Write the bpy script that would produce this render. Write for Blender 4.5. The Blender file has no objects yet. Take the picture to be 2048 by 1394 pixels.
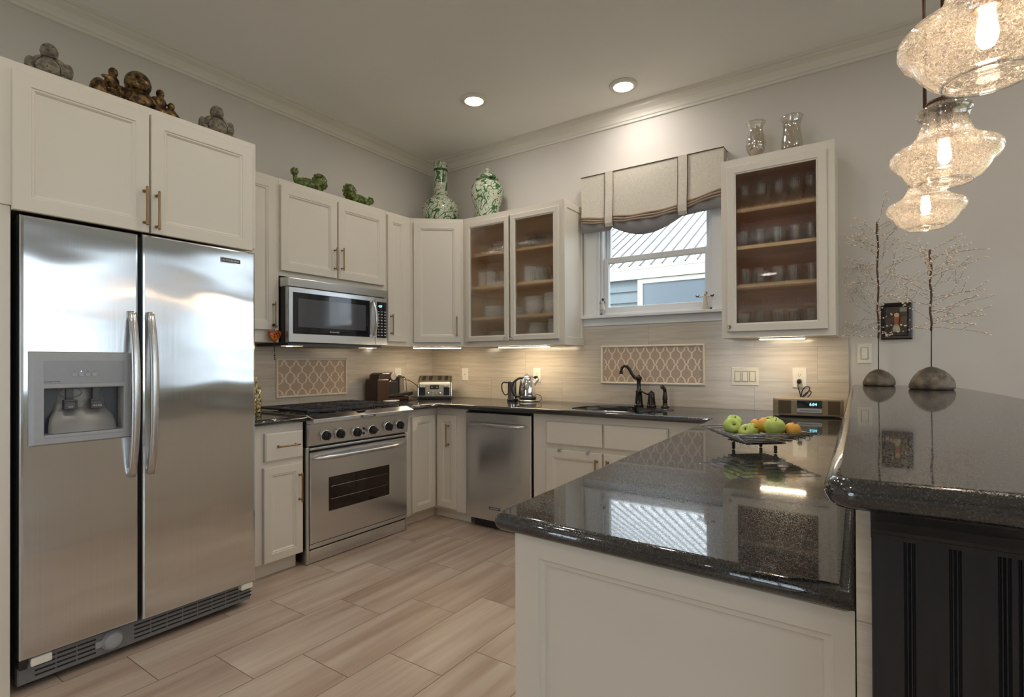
import bpy, bmesh, math, random
from math import sin, cos, pi, radians
from mathutils import Vector, Matrix

random.seed(7)
S = bpy.context.scene
COL = S.collection

# ------------------------------------------------------------------ camera
YAW, PITCH, ROLL = 0.60169, 0.00529, -0.00386
CAM = Vector((3.5427, -3.7941, 1.2422))
FPX = 1061.62
cd = bpy.data.cameras.new('camera')
cam = bpy.data.objects.new('camera', cd)
COL.objects.link(cam)
_F = Vector((-sin(YAW) * cos(PITCH), cos(YAW) * cos(PITCH), sin(PITCH)))
_R = Vector((cos(YAW), sin(YAW), 0))
_U = _R.cross(_F)
_R2 = _R * cos(ROLL) + _U * sin(ROLL)
_U2 = _U * cos(ROLL) - _R * sin(ROLL)
cam.matrix_world = Matrix(((_R2.x, _U2.x, -_F.x, CAM.x), (_R2.y, _U2.y, -_F.y, CAM.y),
                           (_R2.z, _U2.z, -_F.z, CAM.z), (0, 0, 0, 1)))
cd.sensor_fit = 'HORIZONTAL'
cd.sensor_width = 36.0
cd.lens = FPX / 2048 * 36.0
cd.shift_x = 0.0
cd.shift_y = (718.84 - 697) / 2048
cd.clip_start = 0.05
cd.clip_end = 200
S.camera = cam

# ------------------------------------------------------------------ view, world, sun
S.view_settings.view_transform = 'Standard'
S.view_settings.look = 'None'
S.view_settings.gamma = 1.0
S.view_settings.use_curve_mapping = False
S.view_settings.exposure = 1.25
S.cycles.use_denoising = True
S.cycles.max_bounces = 12
S.cycles.transparent_max_bounces = 24
S.cycles.transmission_bounces = 10
S.cycles.glossy_bounces = 6
S.cycles.diffuse_bounces = 5
S.cycles.sample_clamp_indirect = 6.0
S.cycles.caustics_reflective = False

W = bpy.data.worlds.new('sky')
S.world = W
W.use_nodes = True
W.node_tree.nodes['Background'].inputs['Color'].default_value = (0.80, 0.90, 1.0, 1)
W.node_tree.nodes['Background'].inputs['Strength'].default_value = 2.3

sl = bpy.data.lights.new('sun', 'SUN')
sl.energy = 0.9
sl.angle = 0.02
sl.color = (1.0, 0.95, 0.88)
sun = bpy.data.objects.new('sun', sl)
COL.objects.link(sun)
sun.rotation_euler = Vector((0.25, 0.62, -0.95)).to_track_quat('-Z', 'Y').to_euler()


def portal(name, loc, normal, w, h):
    l = bpy.data.lights.new(name, 'AREA')
    l.shape = 'RECTANGLE'
    l.size, l.size_y = w, h
    l.cycles.is_portal = True
    o = bpy.data.objects.new(name, l)
    COL.objects.link(o)
    o.location = loc
    o.rotation_euler = Vector(normal).to_track_quat('-Z', 'Z').to_euler()
    return o


# ------------------------------------------------------------------ helpers
X, Y, Z = Vector((1, 0, 0)), Vector((0, 1, 0)), Vector((0, 0, 1))


def wloc(o):
    v = Vector((0, 0, 0))
    while o is not None:
        v += o.location
        o = o.parent
    return v


class MB:
    """collects shapes; build() links them as one mesh object"""
    def __init__(s):
        s.v, s.f, s.m, s.sm = [], [], [], []
        s.mi, s.smooth = 0, False

    def face(s, idx):
        s.f.append(idx); s.m.append(s.mi); s.sm.append(s.smooth)

    def add(s, vs, fs):
        b = len(s.v)
        s.v += [Vector(p) for p in vs]
        for f in fs:
            s.face([b + i for i in f])
        return s

    def box(s, x0, x1, y0, y1, z0, z1):
        x0, x1 = min(x0, x1), max(x0, x1); y0, y1 = min(y0, y1), max(y0, y1); z0, z1 = min(z0, z1), max(z0, z1)
        return s.add([(x0, y0, z0), (x1, y0, z0), (x1, y1, z0), (x0, y1, z0), (x0, y0, z1), (x1, y0, z1), (x1, y1, z1), (x0, y1, z1)],
                     [(0, 3, 2, 1), (4, 5, 6, 7), (0, 1, 5, 4), (1, 2, 6, 5), (2, 3, 7, 6), (3, 0, 4, 7)])

    def obox(s, M, u0, u1, z0, z1, w0, w1):
        c = [M(u, z, w) for w in (w0, w1) for (u, z) in ((u0, z0), (u1, z0), (u1, z1), (u0, z1))]
        return s.add(c, [(3, 2, 1, 0), (4, 5, 6, 7), (0, 1, 5, 4), (1, 2, 6, 5), (2, 3, 7, 6), (3, 0, 4, 7)])

    def loops(s, loops, cap0=True, cap1=True, closed=False):
        n = len(loops[0]); b = len(s.v)
        for l in loops:
            s.v += [Vector(p) for p in l]
        k = len(loops)
        for i in range(k if closed else k - 1):
            a, c = b + i * n, b + ((i + 1) % k) * n
            for j in range(n):
                q = (j + 1) % n
                s.face([a + j, a + q, c + q, c + j])
        if not closed:
            sm = s.smooth; s.smooth = False
            if cap0: s.face([b + j for j in range(n)][::-1])
            if cap1: s.face([b + (k - 1) * n + j for j in range(n)])
            s.smooth = sm
        return s

    def rings(s, M, lst, cap0=True, cap1=True, closed=False):
        """rectangular loops (u0,u1,z0,z1,w)"""
        return s.loops([[M(u0, z0, w), M(u1, z0, w), M(u1, z1, w), M(u0, z1, w)] for u0, u1, z0, z1, w in lst], cap0, cap1, closed)

    def lathe(s, prof, c=(0, 0, 0), n=24, ax=None, sx=1, sy=1, wob=None, cap0=True, cap1=True):
        c = Vector(c)
        s.smooth, old = True, s.smooth
        if ax is None:
            e1, e2, e3 = X, Y, Z
        else:
            e3 = Vector(ax).normalized(); e1 = e3.orthogonal().normalized(); e2 = e3.cross(e1)
        L = []
        for r, z in prof:
            ring = []
            for i in range(n):
                a = 2 * pi * i / n
                rr = r * (wob(a, z) if wob else 1)
                ring.append(c + e1 * (rr * cos(a) * sx) + e2 * (rr * sin(a) * sy) + e3 * z)
            L.append(ring)
        s.loops(L, cap0, cap1)
        s.smooth = old
        return s

    def cyl(s, p0, p1, r0, r1=None, n=16):
        p0, p1 = Vector(p0), Vector(p1)
        r1 = r0 if r1 is None else r1
        return s.lathe([(r0, 0), (r1, (p1 - p0).length)], p0, n, p1 - p0)

    def tube(s, pts, r, n=8, closed=False):
        pts = [Vector(p) for p in pts]
        k = len(pts)
        rs = r if isinstance(r, (list, tuple)) else [r] * k
        L = []; e1 = None
        for i in range(k):
            if closed:
                t = pts[(i + 1) % k] - pts[i - 1]
            else:
                t = pts[min(i + 1, k - 1)] - pts[max(i - 1, 0)]
            t.normalize()
            if e1 is None:
                e1 = t.orthogonal().normalized()
            else:
                e1 = (e1 - t * e1.dot(t)).normalized()
            e2 = t.cross(e1)
            L.append([pts[i] + (e1 * cos(2 * pi * j / n) + e2 * sin(2 * pi * j / n)) * rs[i] for j in range(n)])
        old = s.smooth; s.smooth = True
        s.loops(L, closed=closed)
        s.smooth = old
        return s

    def ell(s, c, rx, ry=None, rz=None, n=16, m=10, rot=None):
        ry = rx if ry is None else ry; rz = rx if rz is None else rz
        c = Vector(c); old = s.smooth; s.smooth = True
        R = rot if rot is not None else Matrix.Identity(3)
        L = []
        for i in range(m + 1):
            th = pi * (0.001 + 0.998 * i / m)
            L.append([c + R @ Vector((rx * sin(th) * cos(2 * pi * j / n), ry * sin(th) * sin(2 * pi * j / n), -rz * cos(th))) for j in range(n)])
        s.loops(L)
        s.smooth = old
        return s

    def slab(s, poly, z0, z1, r=0.0, holes=()):
        """horizontal slab with a bullnosed rim"""
        k = 7 if r else 1
        zc, h = (z0 + z1) / 2, (z1 - z0) / 2
        L = []
        for i in range(k + 1):
            a = -pi / 2 + pi * i / k
            L.append([(p[0], p[1], zc + h * sin(a)) for p in offset(poly, r * (1 - cos(a)))] if r else [(p[0], p[1], (z0, z1)[i]) for p in poly])
        old = s.smooth; s.smooth = bool(r)
        s.loops(L, False, False)
        s.smooth = False
        for h_ in holes:
            s.loops([[(p[0], p[1], z1) for p in h_], [(p[0], p[1], z0) for p in h_]], False, False)
        for zz, lp in ((z0, L[0]), (z1, L[-1])):
            bm = bmesh.new(); ed = []
            for ring in [[(p[0], p[1]) for p in lp]] + [list(h_) for h_ in holes]:
                vv = [bm.verts.new((p[0], p[1], 0)) for p in ring]
                ed += [bm.edges.new((vv[i], vv[(i + 1) % len(vv)])) for i in range(len(vv))]
            bmesh.ops.triangle_fill(bm, edges=ed, use_beauty=True)
            bm.verts.index_update()
            up = zz == z1
            b = len(s.v)
            s.v += [Vector((v.co.x, v.co.y, zz)) for v in bm.verts]
            for f in bm.faces:
                ii = [b + v.index for v in f.verts]
                if (f.normal.z > 0) != up: ii.reverse()
                s.face(ii)
            bm.free()
        s.smooth = old
        return s

    def build(s, name, mat, parent=None, bevel=0.0, seg=2, sub=0, remesh=0.0, smooth=None, recalc=True, origin=None):
        if parent is not None:
            o0 = wloc(parent)
        elif origin is not None:
            o0 = Vector(origin)
        else:
            xs = [p.x for p in s.v]; ys = [p.y for p in s.v]
            o0 = Vector(((min(xs) + max(xs)) / 2, (min(ys) + max(ys)) / 2, min(p.z for p in s.v)))
        me = bpy.data.meshes.new(name)
        me.from_pydata([tuple(p - o0) for p in s.v], [], s.f)
        mats = mat if isinstance(mat, (list, tuple)) else [mat]
        for m in mats:
            me.materials.append(m)
        me.polygons.foreach_set('material_index', s.m)
        me.polygons.foreach_set('use_smooth', s.sm if smooth is None else [smooth] * len(s.f))
        if recalc:
            bm = bmesh.new(); bm.from_mesh(me)
            bmesh.ops.recalc_face_normals(bm, faces=bm.faces)
            bm.to_mesh(me); bm.free()
        me.update()
        o = bpy.data.objects.new(name, me)
        COL.objects.link(o)
        if parent is not None:
            o.parent = parent
        else:
            o.location = o0
        if remesh:
            r = o.modifiers.new('remesh', 'REMESH'); r.mode = 'VOXEL'; r.voxel_size = remesh; r.use_smooth_shade = True
        if bevel:
            b = o.modifiers.new('bevel', 'BEVEL'); b.width = bevel; b.segments = seg; b.limit_method = 'ANGLE'; b.angle_limit = radians(40)
        if sub:
            u = o.modifiers.new('sub', 'SUBSURF'); u.levels = sub; u.render_levels = sub
        return o


def offset(poly, d):
    if d == 0: return [Vector((p[0], p[1])) for p in poly]
    P = [Vector((p[0], p[1])) for p in poly]; n = len(P); out = []
    area = sum(P[i].x * P[(i + 1) % n].y - P[(i + 1) % n].x * P[i].y for i in range(n))
    sg = 1 if area > 0 else -1
    for i in range(n):
        a, b, c = P[i - 1], P[i], P[(i + 1) % n]
        t1, t2 = (b - a).normalized(), (c - b).normalized()
        n1, n2 = Vector((-t1.y, t1.x)) * sg, Vector((-t2.y, t2.x)) * sg
        m = (n1 + n2)
        if m.length < 1e-6: m = n1
        m.normalize()
        out.append(b + m * (d / max(0.3, m.dot(n1))))
    return out


def roundpoly(poly, rads, n=5):
    """rounds the corners of a polygon"""
    P = [Vector((p[0], p[1])) for p in poly]; k = len(P); out = []
    for i in range(k):
        r = rads[i] if isinstance(rads, (list, tuple)) else rads
        if not r: out.append(P[i]); continue
        a, b, c = P[i - 1], P[i], P[(i + 1) % k]
        t1, t2 = (a - b).normalized(), (c - b).normalized()
        for j in range(n + 1):
            t = j / n
            out.append((b + t1 * r) * (1 - t) ** 2 + b * 2 * t * (1 - t) + (b + t2 * r) * t ** 2)
    return out


def frameM(o, u, up=Z):
    """(u,z,w) -> world ; w along u x up (the outward normal)"""
    o, u = Vector(o), Vector(u).normalized()
    n = u.cross(up)
    return lambda a, z, w=0.0: o + u * a + up * z + n * w


def LW(x):      # plane facing +x (left wall): u is world y
    return lambda a, z, w=0.0: Vector((x + w, a, z))


def BW(y):      # plane facing -y (back wall): u is world x
    return lambda a, z, w=0.0: Vector((a, y - w, z))


def tag(o, label, cat, group=None, kind=None):
    o['label'] = label
    o['category'] = cat
    if group: o['group'] = group
    if kind: o['kind'] = kind
    return o


def thing(name, loc, label, cat, group=None):
    o = bpy.data.objects.new(name, None)
    COL.objects.link(o)
    o.location = loc
    o.empty_display_size = 0.05
    return tag(o, label, cat, group)


def struct(o):
    o['kind'] = 'structure'
    return o


def kids(o):
    return [c for c in bpy.data.objects if c.parent == o]


def copy_tree(o, loc=None, rz=None, parent=None):
    c = o.copy(); COL.objects.link(c)
    if parent is not None: c.parent = parent
    if loc is not None: c.location = loc
    if rz is not None: c.rotation_euler = (0, 0, rz)
    for ch in kids(o):
        copy_tree(ch, parent=c)
    return c


def text(name, s, size, M, u, z, w, parent, mat, align='CENTER', label=None):
    cu = bpy.data.curves.new(name, 'FONT')
    cu.body = s; cu.size = size; cu.extrude = 0.0004; cu.align_x = align; cu.align_y = 'CENTER'
    cu.resolution_u = 2
    cu.materials.append(mat)
    tmp = bpy.data.objects.new(name, cu)
    COL.objects.link(tmp)
    bpy.context.view_layer.update()
    me = bpy.data.meshes.new_from_object(tmp.evaluated_get(bpy.context.evaluated_depsgraph_get()))
    bpy.data.objects.remove(tmp); bpy.data.curves.remove(cu)
    if not me.materials: me.materials.append(mat)
    o = bpy.data.objects.new(name, me)
    COL.objects.link(o)
    p = M(u, z, w)
    eu = (M(u + 1, z, w) - p).normalized(); ez = (M(u, z + 1, w) - p).normalized(); en = eu.cross(ez)
    m = Matrix((eu, ez, en)).transposed()
    o.rotation_euler = m.to_euler()
    if parent is not None:
        o.parent = parent; o.location = p - wloc(parent)
    else:
        o.location = p
    if label: o['label'] = label
    return o


# ------------------------------------------------------------------ materials
def srgb(r, g, b):
    f = lambda c: (c / 255 / 12.92) if c / 255 <= 0.04045 else ((c / 255 + 0.055) / 1.055) ** 2.4
    return (f(r), f(g), f(b), 1)


class NT:
    def __init__(s, name):
        s.m = bpy.data.materials.new(name); s.m.use_nodes = True
        s.t = s.m.node_tree; s.t.nodes.clear()
        s.out = s.n('ShaderNodeOutputMaterial')

    def n(s, typ, **k):
        nd = s.t.nodes.new(typ)
        for a, b in k.items():
            if a.startswith('i_'):
                a = a[2:].replace('_', ' ')
                nd.inputs[a].default_value = b
            else:
                setattr(nd, a, b)
        return nd

    def l(s, a, b):
        s.t.links.new(a, b)

    def math(s, op, a, b=None, c=None):
        nd = s.n('ShaderNodeMath', operation=op)
        for i, v in enumerate((a, b, c)):
            if v is None: continue
            if hasattr(v, 'links') or hasattr(v, 'is_linked'): s.l(v, nd.inputs[i])
            else: nd.inputs[i].default_value = v
        return nd.outputs[0]

    def coord(s, scale=(1, 1, 1), kind='Object', loc=(0, 0, 0)):
        tc = s.n('ShaderNodeTexCoord'); mp = s.n('ShaderNodeMapping')
        mp.inputs['Scale'].default_value = scale
        mp.inputs['Location'].default_value = loc
        s.l(tc.outputs[kind], mp.inputs['Vector'])
        return mp.outputs['Vector']

    def noise(s, vec, scale=5, detail=3, rough=0.5, out='Fac', dist=0.0):
        nd = s.n('ShaderNodeTexNoise')
        nd.inputs['Scale'].default_value = scale; nd.inputs['Detail'].default_value = detail
        nd.inputs['Roughness'].default_value = rough; nd.inputs['Distortion'].default_value = dist
        s.l(vec, nd.inputs['Vector'])
        return nd.outputs[out]

    def ramp(s, fac, stops, interp='LINEAR'):
        nd = s.n('ShaderNodeValToRGB'); cr = nd.color_ramp; cr.interpolation = interp
        while len(cr.elements) < len(stops): cr.elements.new(0.5)
        for e, (p, c) in zip(cr.elements, stops):
            e.position = p; e.color = c if len(c) == 4 else (*c, 1)
        s.l(fac, nd.inputs['Fac'])
        return nd.outputs['Color']

    def mix(s, fac, a, b, typ='MIX'):
        nd = s.n('ShaderNodeMix', data_type='RGBA', blend_type=typ)
        for sock, v in ((nd.inputs[0], fac), (nd.inputs[6], a), (nd.inputs[7], b)):
            if hasattr(v, 'is_linked'): s.l(v, sock)
            else: sock.default_value = v
        return nd.outputs[2]

    def bump(s, h, strength=0.2, dist=0.01):
        nd = s.n('ShaderNodeBump'); nd.inputs['Strength'].default_value = strength; nd.inputs['Distance'].default_value = dist
        s.l(h, nd.inputs['Height'])
        return nd.outputs['Normal']

    def bsdf(s, base=None, rough=0.5, metal=0.0, normal=None, **k):
        p = s.n('ShaderNodeBsdfPrincipled')
        def put(nm, v):
            if v is None: return
            if hasattr(v, 'is_linked'): s.l(v, p.inputs[nm])
            else: p.inputs[nm].default_value = v
        put('Base Color', base); put('Roughness', rough); put('Metallic', metal); put('Normal', normal)
        for a, b in k.items(): put(a.replace('_', ' '), b)
        s.p = p
        s.l(p.outputs[0], s.out.inputs['Surface'])
        return s.m


def plain(name, col, rough=0.5, metal=0.0, **k):
    t = NT(name)
    v = t.coord()
    n = t.noise(v, 40, 2)
    c = t.mix(n, tuple(x * 0.94 for x in col[:3]) + (1,), tuple(min(1, x * 1.05) for x in col[:3]) + (1,))
    return t.bsdf(c, rough, metal, **k)


def painted(name, col, rough, bumpy=0.05, sc=120):
    t = NT(name)
    v = t.coord()
    n = t.noise(v, 1.3, 2)
    c = t.mix(n, tuple(x * 0.96 for x in col[:3]) + (1,), tuple(min(1, x * 1.04) for x in col[:3]) + (1,))
    b = t.bump(t.noise(v, sc, 2), bumpy, 0.002)
    return t.bsdf(c, rough, 0, b)


def emit(name, col, strength):
    t = NT(name)
    e = t.n('ShaderNodeEmission'); e.inputs['Color'].default_value = (*col, 1); e.inputs['Strength'].default_value = strength
    t.l(e.outputs[0], t.out.inputs['Surface'])
    return t.m


M_WALL = painted('wall_paint', srgb(212, 205, 197), 0.7, 0.06, 220)
M_CEIL = painted('ceiling_paint', srgb(244, 243, 240), 0.75, 0.05, 160)
M_TRIM = painted('trim_paint', srgb(226, 220, 209), 0.45, 0.02)
M_CAB = painted('cabinet_paint', srgb(222, 213, 199), 0.38, 0.03, 90)
M_WIN = painted('window_paint', srgb(225, 225, 225), 0.4, 0.02)


def steel(name, base=(0.71, 0.725, 0.735), rough=0.2, wav=0.0, vertical=True, aniso=0.75, rot=0.0):
    t = NT(name)
    st = (260, 260, 1.2) if vertical else (1.2, 1.2, 260)
    g = t.noise(t.coord(st), 1.0, 2, 0.6)
    c = t.mix(g, tuple(x * 0.93 for x in base) + (1,), tuple(x * 1.06 for x in base) + (1,))
    h = None
    if wav:
        w = t.noise(t.coord((1.0, 2.2, 5.0)), 1.0, 1, 0.4)
        h = t.bump(w, wav, 0.02)
    tg = t.n('ShaderNodeTangent', direction_type='RADIAL', axis='Z')
    t.bsdf(c, t.math('MULTIPLY_ADD', g, 0.06, rough - 0.03), 1.0, h, Anisotropic=aniso, Anisotropic_Rotation=rot)
    t.l(tg.outputs[0], t.p.inputs['Tangent'])
    return t.m


M_STEEL = steel('stainless_steel', wav=0.30, rough=0.16, aniso=0.85, rot=0.0)
M_STEEL2 = steel('stainless_steel_range', rough=0.24, aniso=0.6)
M_SATIN = plain('satin_metal', (0.62, 0.61, 0.60), 0.28, 1.0)
M_CHROME = plain('polished_chrome', (0.78, 0.77, 0.75), 0.06, 1.0)
M_BRASS = plain('antique_brass', (0.36, 0.22, 0.10), 0.32, 1.0)
M_BRONZE = plain('oil_rubbed_bronze', (0.055, 0.045, 0.036), 0.24, 0.85)
M_BLACK = plain('black_plastic', (0.012, 0.012, 0.013), 0.35)
M_GLOSSBLK = plain('black_glass', (0.010, 0.011, 0.013), 0.04)
M_IRON = plain('cast_iron', (0.028, 0.027, 0.032), 0.5)
M_GREY = plain('grey_plastic', srgb(165, 166, 168), 0.32)
M_DGREY = plain('dark_grey_plastic', (0.09, 0.09, 0.095), 0.4)
M_WHITE = plain('white_ceramic', (0.86, 0.85, 0.81), 0.18)
M_WPLAST = plain('white_plastic', srgb(236, 230, 216), 0.3)
M_BROWN = plain('brown_plastic', (0.045, 0.020, 0.012), 0.25)
M_WOOD = plain('shelf_maple', srgb(222, 186, 142), 0.45)
M_INT = plain('cabinet_interior', srgb(220, 182, 138), 0.55)
M_MAHOG = plain('mahogany_interior', srgb(206, 152, 128), 0.5)


def granite():
    t = NT('black_granite')
    v = t.coord()
    vo = t.n('ShaderNodeTexVoronoi'); vo.inputs['Scale'].default_value = 820
    t.l(v, vo.inputs['Vector'])
    sep = t.n('ShaderNodeSeparateColor'); t.l(vo.outputs['Color'], sep.inputs[0])
    cl = t.noise(v, 60, 3, 0.6)
    q = t.math('ADD', t.math('MULTIPLY', sep.outputs[0], 0.8), t.math('MULTIPLY', cl, 0.3))
    c = t.ramp(q, [(0.0, (0.004, 0.004, 0.0045)), (0.60, (0.008, 0.008, 0.009)), (0.85, (0.022, 0.022, 0.024)), (0.97, (0.09, 0.088, 0.082))])
    r = t.ramp(sep.outputs[1], [(0.0, (0.03,) * 3), (0.66, (0.04,) * 3), (0.74, (0.20,) * 3), (1.0, (0.34,) * 3)])
    return t.bsdf(c, r, 0.0, None, IOR=1.95)


M_GRANITE = granite()


def floor_mat():
    t = NT('wood_look_tile')
    tc = t.n('ShaderNodeTexCoord'); sp = t.n('ShaderNodeSeparateXYZ'); t.l(tc.outputs['Object'], sp.inputs[0])
    x, y = sp.outputs[0], sp.outputs[1]
    a = t.math('DIVIDE', t.math('SUBTRACT', x, 0.615), 0.30)
    col = t.math('FLOOR', a)
    ph = t.math('DIVIDE', t.math('FLOORED_MODULO', t.math('MULTIPLY', col, 2.0), 3.0), 3.0)
    b = t.math('ADD', t.math('DIVIDE', t.math('ADD', y, 1.785), 0.645), ph)
    row = t.math('FLOOR', b)
    fx, fy = t.math('FRACT', a), t.math('FRACT', b)
    ex = t.math('MULTIPLY', t.math('MINIMUM', fx, t.math('SUBTRACT', 1.0, fx)), 0.30)
    ey = t.math('MULTIPLY', t.math('MINIMUM', fy, t.math('SUBTRACT', 1.0, fy)), 0.645)
    e = t.math('MINIMUM', ex, ey)
    g = t.math('LESS_THAN', e, 0.0016)
    cm = t.n('ShaderNodeCombineXYZ'); t.l(col, cm.inputs[0]); t.l(row, cm.inputs[1])
    wn = t.n('ShaderNodeTexWhiteNoise', noise_dimensions='2D'); t.l(cm.outputs[0], wn.inputs['Vector'])
    # streaks along y, shifted per tile
    pos = t.n('ShaderNodeCombineXYZ')
    t.l(t.math('ADD', t.math('MULTIPLY', x, 13.0), t.math('MULTIPLY', wn.outputs['Value'], 57.0)), pos.inputs[0])
    t.l(t.math('MULTIPLY', y, 0.9), pos.inputs[1])
    t.l(t.math('MULTIPLY', wn.outputs['Value'], 31.0), pos.inputs[2])
    s1 = t.noise(pos.outputs[0], 1.0, 4, 0.55, dist=0.25)
    c = t.ramp(s1, [(0.25, srgb(160, 136, 118)), (0.43, srgb(182, 159, 141)), (0.56, srgb(195, 176, 159)), (0.75, srgb(210, 195, 179))])
    tint = t.mix(wn.outputs['Value'], (0.93, 0.90, 0.87, 1), (1.03, 1.03, 1.02, 1))
    c = t.mix(1.0, c, tint, 'MULTIPLY')
    c = t.mix(g, c, srgb(112, 96, 80))
    h = t.math('MINIMUM', t.math('MULTIPLY', e, 400.0), 1.0)
    return t.bsdf(c, t.math('MULTIPLY_ADD', s1, 0.12, 0.27), 0, t.bump(h, 0.35, 0.002))


M_FLOOR = floor_mat()


def tile_mat(name, axis):
    """vein-cut stone tiles, 0.30 high, with horizontal streaks and fine joints"""
    t = NT(name)
    tc = t.n('ShaderNodeTexCoord'); sp = t.n('ShaderNodeSeparateXYZ'); t.l(tc.outputs['Object'], sp.inputs[0])
    h, z = sp.outputs[axis], sp.outputs[2]
    a = t.math('DIVIDE', t.math('ADD', z, 0.0), 0.222)
    row = t.math('FLOOR', a)
    b = t.math('ADD', t.math('DIVIDE', h, 0.72), t.math('MULTIPLY', t.math('FLOORED_MODULO', row, 2.0), 0.5))
    colr = t.math('FLOOR', b)
    fa, fb = t.math('FRACT', a), t.math('FRACT', b)
    e = t.math('MINIMUM', t.math('MULTIPLY', t.math('MINIMUM', fa, t.math('SUBTRACT', 1.0, fa)), 0.222),
               t.math('MULTIPLY', t.math('MINIMUM', fb, t.math('SUBTRACT', 1.0, fb)), 0.72))
    g = t.math('LESS_THAN', e, 0.0011)
    cm = t.n('ShaderNodeCombineXYZ'); t.l(row, cm.inputs[0]); t.l(colr, cm.inputs[1])
    wn = t.n('ShaderNodeTexWhiteNoise', noise_dimensions='2D'); t.l(cm.outputs[0], wn.inputs['Vector'])
    pos = t.n('ShaderNodeCombineXYZ')
    t.l(t.math('MULTIPLY', h, 2.6), pos.inputs[0])
    t.l(t.math('ADD', t.math('MULTIPLY', z, 46.0), t.math('MULTIPLY', wn.outputs['Value'], 40.0)), pos.inputs[1])
    t.l(t.math('MULTIPLY', wn.outputs['Value'], 19.0), pos.inputs[2])
    s1 = t.noise(pos.outputs[0], 1.0, 4, 0.6, dist=0.4)
    c = t.ramp(s1, [(0.2, srgb(182, 168, 151)), (0.45, srgb(200, 188, 171)), (0.58, srgb(208, 197, 181)), (0.8, srgb(216, 206, 192))])
    c = t.mix(g, c, srgb(166, 156, 142))
    return t.bsdf(c, 0.16, 0, None, Specular_IOR_Level=0.5)


M_TILEB = tile_mat('backsplash_stone_back', 0)
M_TILEL = tile_mat('backsplash_stone_left', 1)
M_MOSA = plain('mosaic_taupe', srgb(188, 162, 138), 0.35)
M_MOSL = plain('mosaic_ivory', srgb(232, 218, 196), 0.3)


def clear_glass(name, tint=(1, 1, 1), rough=0.0, glass=0.5, ior=1.45, gloss=0.0):
    """part refracting glass, part clear film so light gets through"""
    t = NT(name)
    g = t.n('ShaderNodeBsdfGlass'); g.inputs['Color'].default_value = (*tint, 1); g.inputs['Roughness'].default_value = rough; g.inputs['IOR'].default_value = ior
    tr = t.n('ShaderNodeBsdfTransparent'); tr.inputs['Color'].default_value = (*tint, 1)
    mx = t.n('ShaderNodeMixShader'); mx.inputs[0].default_value = glass
    t.l(tr.outputs[0], mx.inputs[1]); t.l(g.outputs[0], mx.inputs[2])
    t.l(mx.outputs[0], t.out.inputs['Surface'])
    return t.m


def film_glass(name, tint=(1, 1, 1), refl=0.12, dif=0.0, rough=0.02):
    """thin clear glass: see-through with a fresnel sheen"""
    t = NT(name)
    tr = t.n('ShaderNodeBsdfTransparent'); tr.inputs['Color'].default_value = (*tint, 1)
    gl = t.n('ShaderNodeBsdfGlossy'); gl.inputs['Roughness'].default_value = rough
    lw = t.n('ShaderNodeLayerWeight'); lw.inputs['Blend'].default_value = 0.35
    f = t.math('ADD', t.math('MULTIPLY', lw.outputs['Facing'], 0.55), refl)
    mx = t.n('ShaderNodeMixShader'); t.l(f, mx.inputs[0]); t.l(tr.outputs[0], mx.inputs[1]); t.l(gl.outputs[0], mx.inputs[2])
    o = mx.outputs[0]
    if dif:
        d = t.n('ShaderNodeBsdfDiffuse'); d.inputs['Color'].default_value = (0.8, 0.8, 0.78, 1)
        m2 = t.n('ShaderNodeMixShader'); m2.inputs[0].default_value = dif; t.l(o, m2.inputs[1]); t.l(d.outputs[0], m2.inputs[2]); o = m2.outputs[0]
    t.l(o, t.out.inputs['Surface'])
    return t.m


M_PANE = film_glass('window_glass', (0.97, 0.99, 1.0), 0.03)
M_REED = clear_glass('reeded_glass', (0.98, 0.98, 0.97), 0.01, 0.40)
M_GLASSWARE = film_glass('drinking_glass', (0.93, 0.94, 0.93), 0.14, 0.05)
M_HURR = film_glass('lustre_glass', (0.94, 0.90, 0.84), 0.20, 0.04)


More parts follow.
